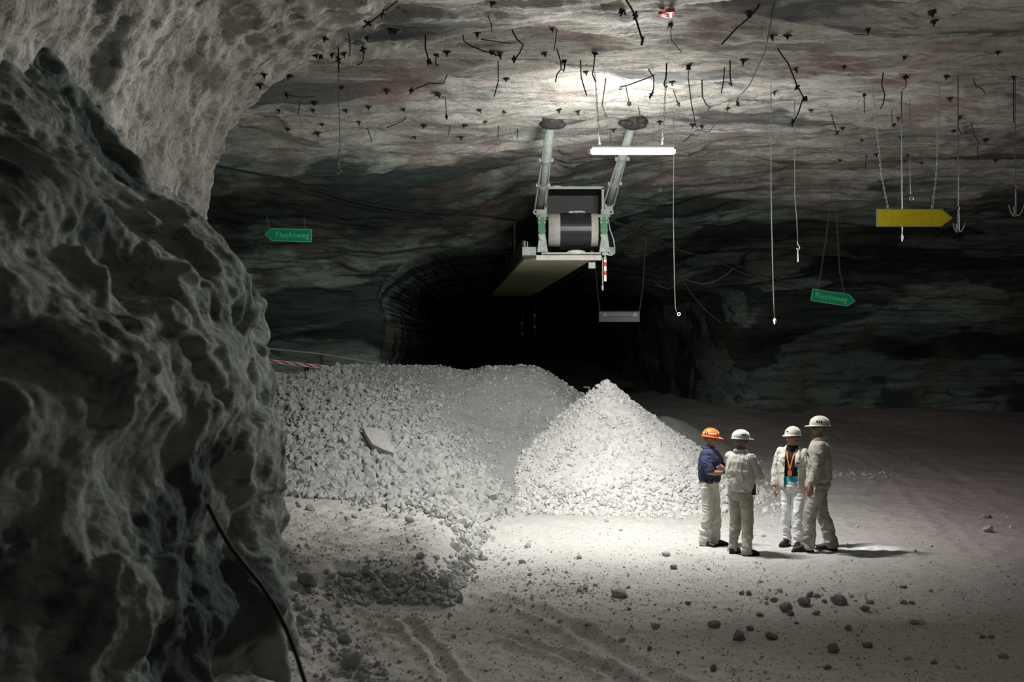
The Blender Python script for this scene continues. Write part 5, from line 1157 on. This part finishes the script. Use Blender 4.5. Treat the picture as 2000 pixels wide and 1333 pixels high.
    for zz, rr in ((1.515, .100), (1.565, .084), (1.560, .093), (1.520, .112)):
        ring.append([V(rr*math.sin(a_)*1.0, rr*math.cos(a_)*.95-.01-(.006 if zz > 1.55 else 0), zz-(0.045 if abs(a_) < .9 else 0)*(1-abs(a_)/.9)) for a_ in [(-PI+.0+(2*PI)*j/n_) for j in range(n_)]])
    m.v = [v for r_ in ring for v in r_]; m.f = [(i*n_+j, i*n_+(j+1) % n_, ((i+1) % 4)*n_+(j+1) % n_, ((i+1) % 4)*n_+j) for i in range(4) for j in range(n_)]
    m.build('collar', cfg['top'] if not cfg.get('open') else M_blk, co if not cfg.get('open') else root, True)
    if cfg.get('open'):
        # lapels folded back on both sides of the opening
        for sx_ in (-1, 1):
            m = MB(); m.tube([V(sx_*.085, .005, 1.535), V(sx_*.105, .085, 1.46), V(sx_*.105, .130, 1.36), V(sx_*.09, .150, 1.24)], [(.012*s, .03*s), (.010*s, .040*s), (.010*s, .034*s), (.006*s, .01*s)], 10, side=(0, 1, 0)); m.build('lapel', cfg['top'], co, True)
        m = upper(.97, .93, None); me = remeshed(m, .010*s, 3); displace(me, lambda c_: s*.006*fbm(c_[:, 0]*6, c_[:, 1]*6, c_[:, 2]*5, 77, 3)); sh = finish('polo_shirt', me, M_blk, root)
        me2 = me.copy(); crop(me2, lambda c_: c_.z/s < 1.10); displace(me2, lambda c_: c_[:, 0]*0+.014); finish('torchlit_shirt', me2, M_torchlit, sh)  # lower shirt coloured teal to imitate the torch's cold light on it
        m = MB(); m.tube([V(-.075, -.02, 1.555), V(-.075, .075, 1.50), V(-.040, .150, 1.36), V(-.006, .158, 1.20)], [(.010*s, .003*s)]*4, 6, side=(1, 0, 0)); m.tube([V(.075, -.02, 1.555), V(.075, .075, 1.50), V(.035, .152, 1.36), V(-.002, .160, 1.20)], [(.010*s, .003*s)]*4, 6, side=(1, 0, 0)); ln = m.build('lanyard', M_lany, root)
        MB().box(V(-.004, .166, 1.145), (.062*s, .010*s, .075*s)).tube([V(-.004, .166, 1.20), V(-.004, .166, 1.17)], .008*s, 6).build('badge', M_badge, ln)
    for (x, y, z, wx, wz, mat, nm2) in cfg.get('tags', []):
        MB().box(V(x, y, z), (wx*s, .012*s, wz*s)).build(nm2, mat, co)
    for pc in cfg.get('extra', []): pc(root, V, s)
    return root
def gp(x, y):
    Y = EYE*F/(y-HZ); X = (x-1000)*Y/F; return Vector((X, Y, ground_z(X, Y)))
D = math.radians
HANG = lambda sx, f=.02: ((sx*.245, -.03+f, 1.17), (sx*.265, .05+f, .915), (sx*.02, .12, -1), (-sx, .1, 0), (0, 1, -.1), .45)
CROSS_L = ((-.255, .10, 1.19), (.045, .250, 1.235), (1, -.12, .05), (0, -1, -.3), (0, .1, 1), .35)
CROSS_R = ((.255, .10, 1.17), (-.035, .265, 1.165), (-1, -.10, .12), (0, -1, 0), (0, .1, 1), .35)
person(gp(1387, 1070), D(-33), 1.69, 'person in an orange helmet and navy short-sleeved shirt standing with folded arms',
       dict(arms=[CROSS_L, CROSS_R], head=(12, -6), helmet=M_org, helmet_label='orange hard hat', glasses=M_glassf, hair=M_hair, pants=M_beige, top=M_navy, sleeves='short', upper_name='shirt', belt=True, hem=1.0, coat_k=1.05, seed=3, bulk=1.08,
            patches=[(40, 150, .030, .045, M_white, 'white_band'), (100, 135, .018, .048, M_nvy, 'label_sticker')], feet=[(-.11, .06, 6), (.12, -.03, -10)]))
def pouch(root, V, s):
    m = MB().box(V(.185, .06, .975), (.035*s, .07*s, .16*s)); m.build('black_pouch', M_shoe, root)
p2 = person(gp(1447, 1088), D(42), 1.71, 'person seen from behind in a pale helmet and off-white jacket with folded arms',
       dict(arms=[CROSS_L, CROSS_R], head=(-30, -2), helmet=M_hwh, helmet_label='pale greenish hard hat', hair=M_hair, beard=(M_beardg, True), skin=M_skin2, pants=M_offw2, top=M_offw, hem=.95, coat_k=1.06, seed=13, bulk=1.08,
            patches=[(75, 105, .030, .052, M_nvy, 'label_sticker')], feet=[(-.15, .02, 12), (.15, -.02, -14)], extra=[pouch]))
person(gp(1548, 1070), D(-118), 1.72, 'person in a white helmet and open white jacket over a black polo with orange lanyard',
       dict(arms=[HANG(-1), HANG(1, .0)], head=(-24, 0), helmet=M_hwh2, helmet_label='white hard hat with dark marks', hair=M_hairb, glasses=M_glassf, pants=M_wht, top=M_offw, hem=.90, coat_k=1.07, open=(.10, .085), seed=23, trouser=.86,
            patches=[(-12, 12, .030, .055, M_shoeb, 'badge_mark'), (60, 75, .03, .055, M_shoeb, 'dark_mark'), (80, 92, .03, .055, M_shoeb, 'dark_mark')], feet=[(-.10, .06, 10), (.10, -.02, -12)], tags=[(-.125, .150, 1.30, .055, .022, M_shoeb, 'name_tag')]))
person(gp(1600, 1083), D(168), 1.87, 'tallest person in a white helmet and dirty off-white overalls, rightmost of the four, facing left',
       dict(arms=[HANG(-1, .06), HANG(1, .0)], head=(8, 0), helmet=M_hwh2, helmet_label='white hard hat with dark lettering', hair=M_hair, beard=(M_beardo, False), glasses=M_dark, skin=M_skin2, pants=M_offw2, top=M_offw2, hem=.97, coat_k=1.06, seed=37,
            patches=[(-70, -62, .025, .055, M_shoeb, 'dark_lettering'), (-84, -75, .025, .055, M_shoeb, 'dark_lettering'), (-98, -88, .025, .055, M_shoeb, 'dark_lettering'), (-98, -62, .025, .031, M_shoeb, 'dark_lettering')],
            feet=[(-.10, .17, 12), (.12, -.15, -8)], knee=.05, tags=[(-.10, .155, 1.33, .06, .03, M_shoeb, 'name_tag')]))
# a small torch held by the man with his back to us; its beam passes between the two men opposite
tl = Vector((3.52, 18.26, 1.12)); tgt = Vector((5.15, 18.50, 0.0)); dv = (tgt-tl).normalized()
g = empty('torch', tl, 'small hand torch held in the folded arms of the man seen from behind', 'torch')
MB().tube([-dv*0.12, -dv*0.03, -dv*0.02, Vector((0, 0, 0))], [.012, .012, .019, .019], 12).build('torch_body', M_shoe, g, True)
MB().tube([Vector((0, 0, 0)), dv*0.004], .016, 12).build('torch_lens', nmat('torch_lens', (1, 1, 1), .2, emit=(.8, .93, 1), estr=8), g)
sl_ = bpy.data.lights.new('torch_beam', 'SPOT'); sl_.energy = 300; sl_.color = (.72, .90, 1); sl_.spot_size = D(16); sl_.spot_blend = .6; sl_.shadow_soft_size = .02
so_ = bpy.data.objects.new('torch_beam', sl_); C.objects.link(so_); so_.location = tl+dv*0.02; so_.rotation_euler = dv.to_track_quat('-Z', 'Y').to_euler()
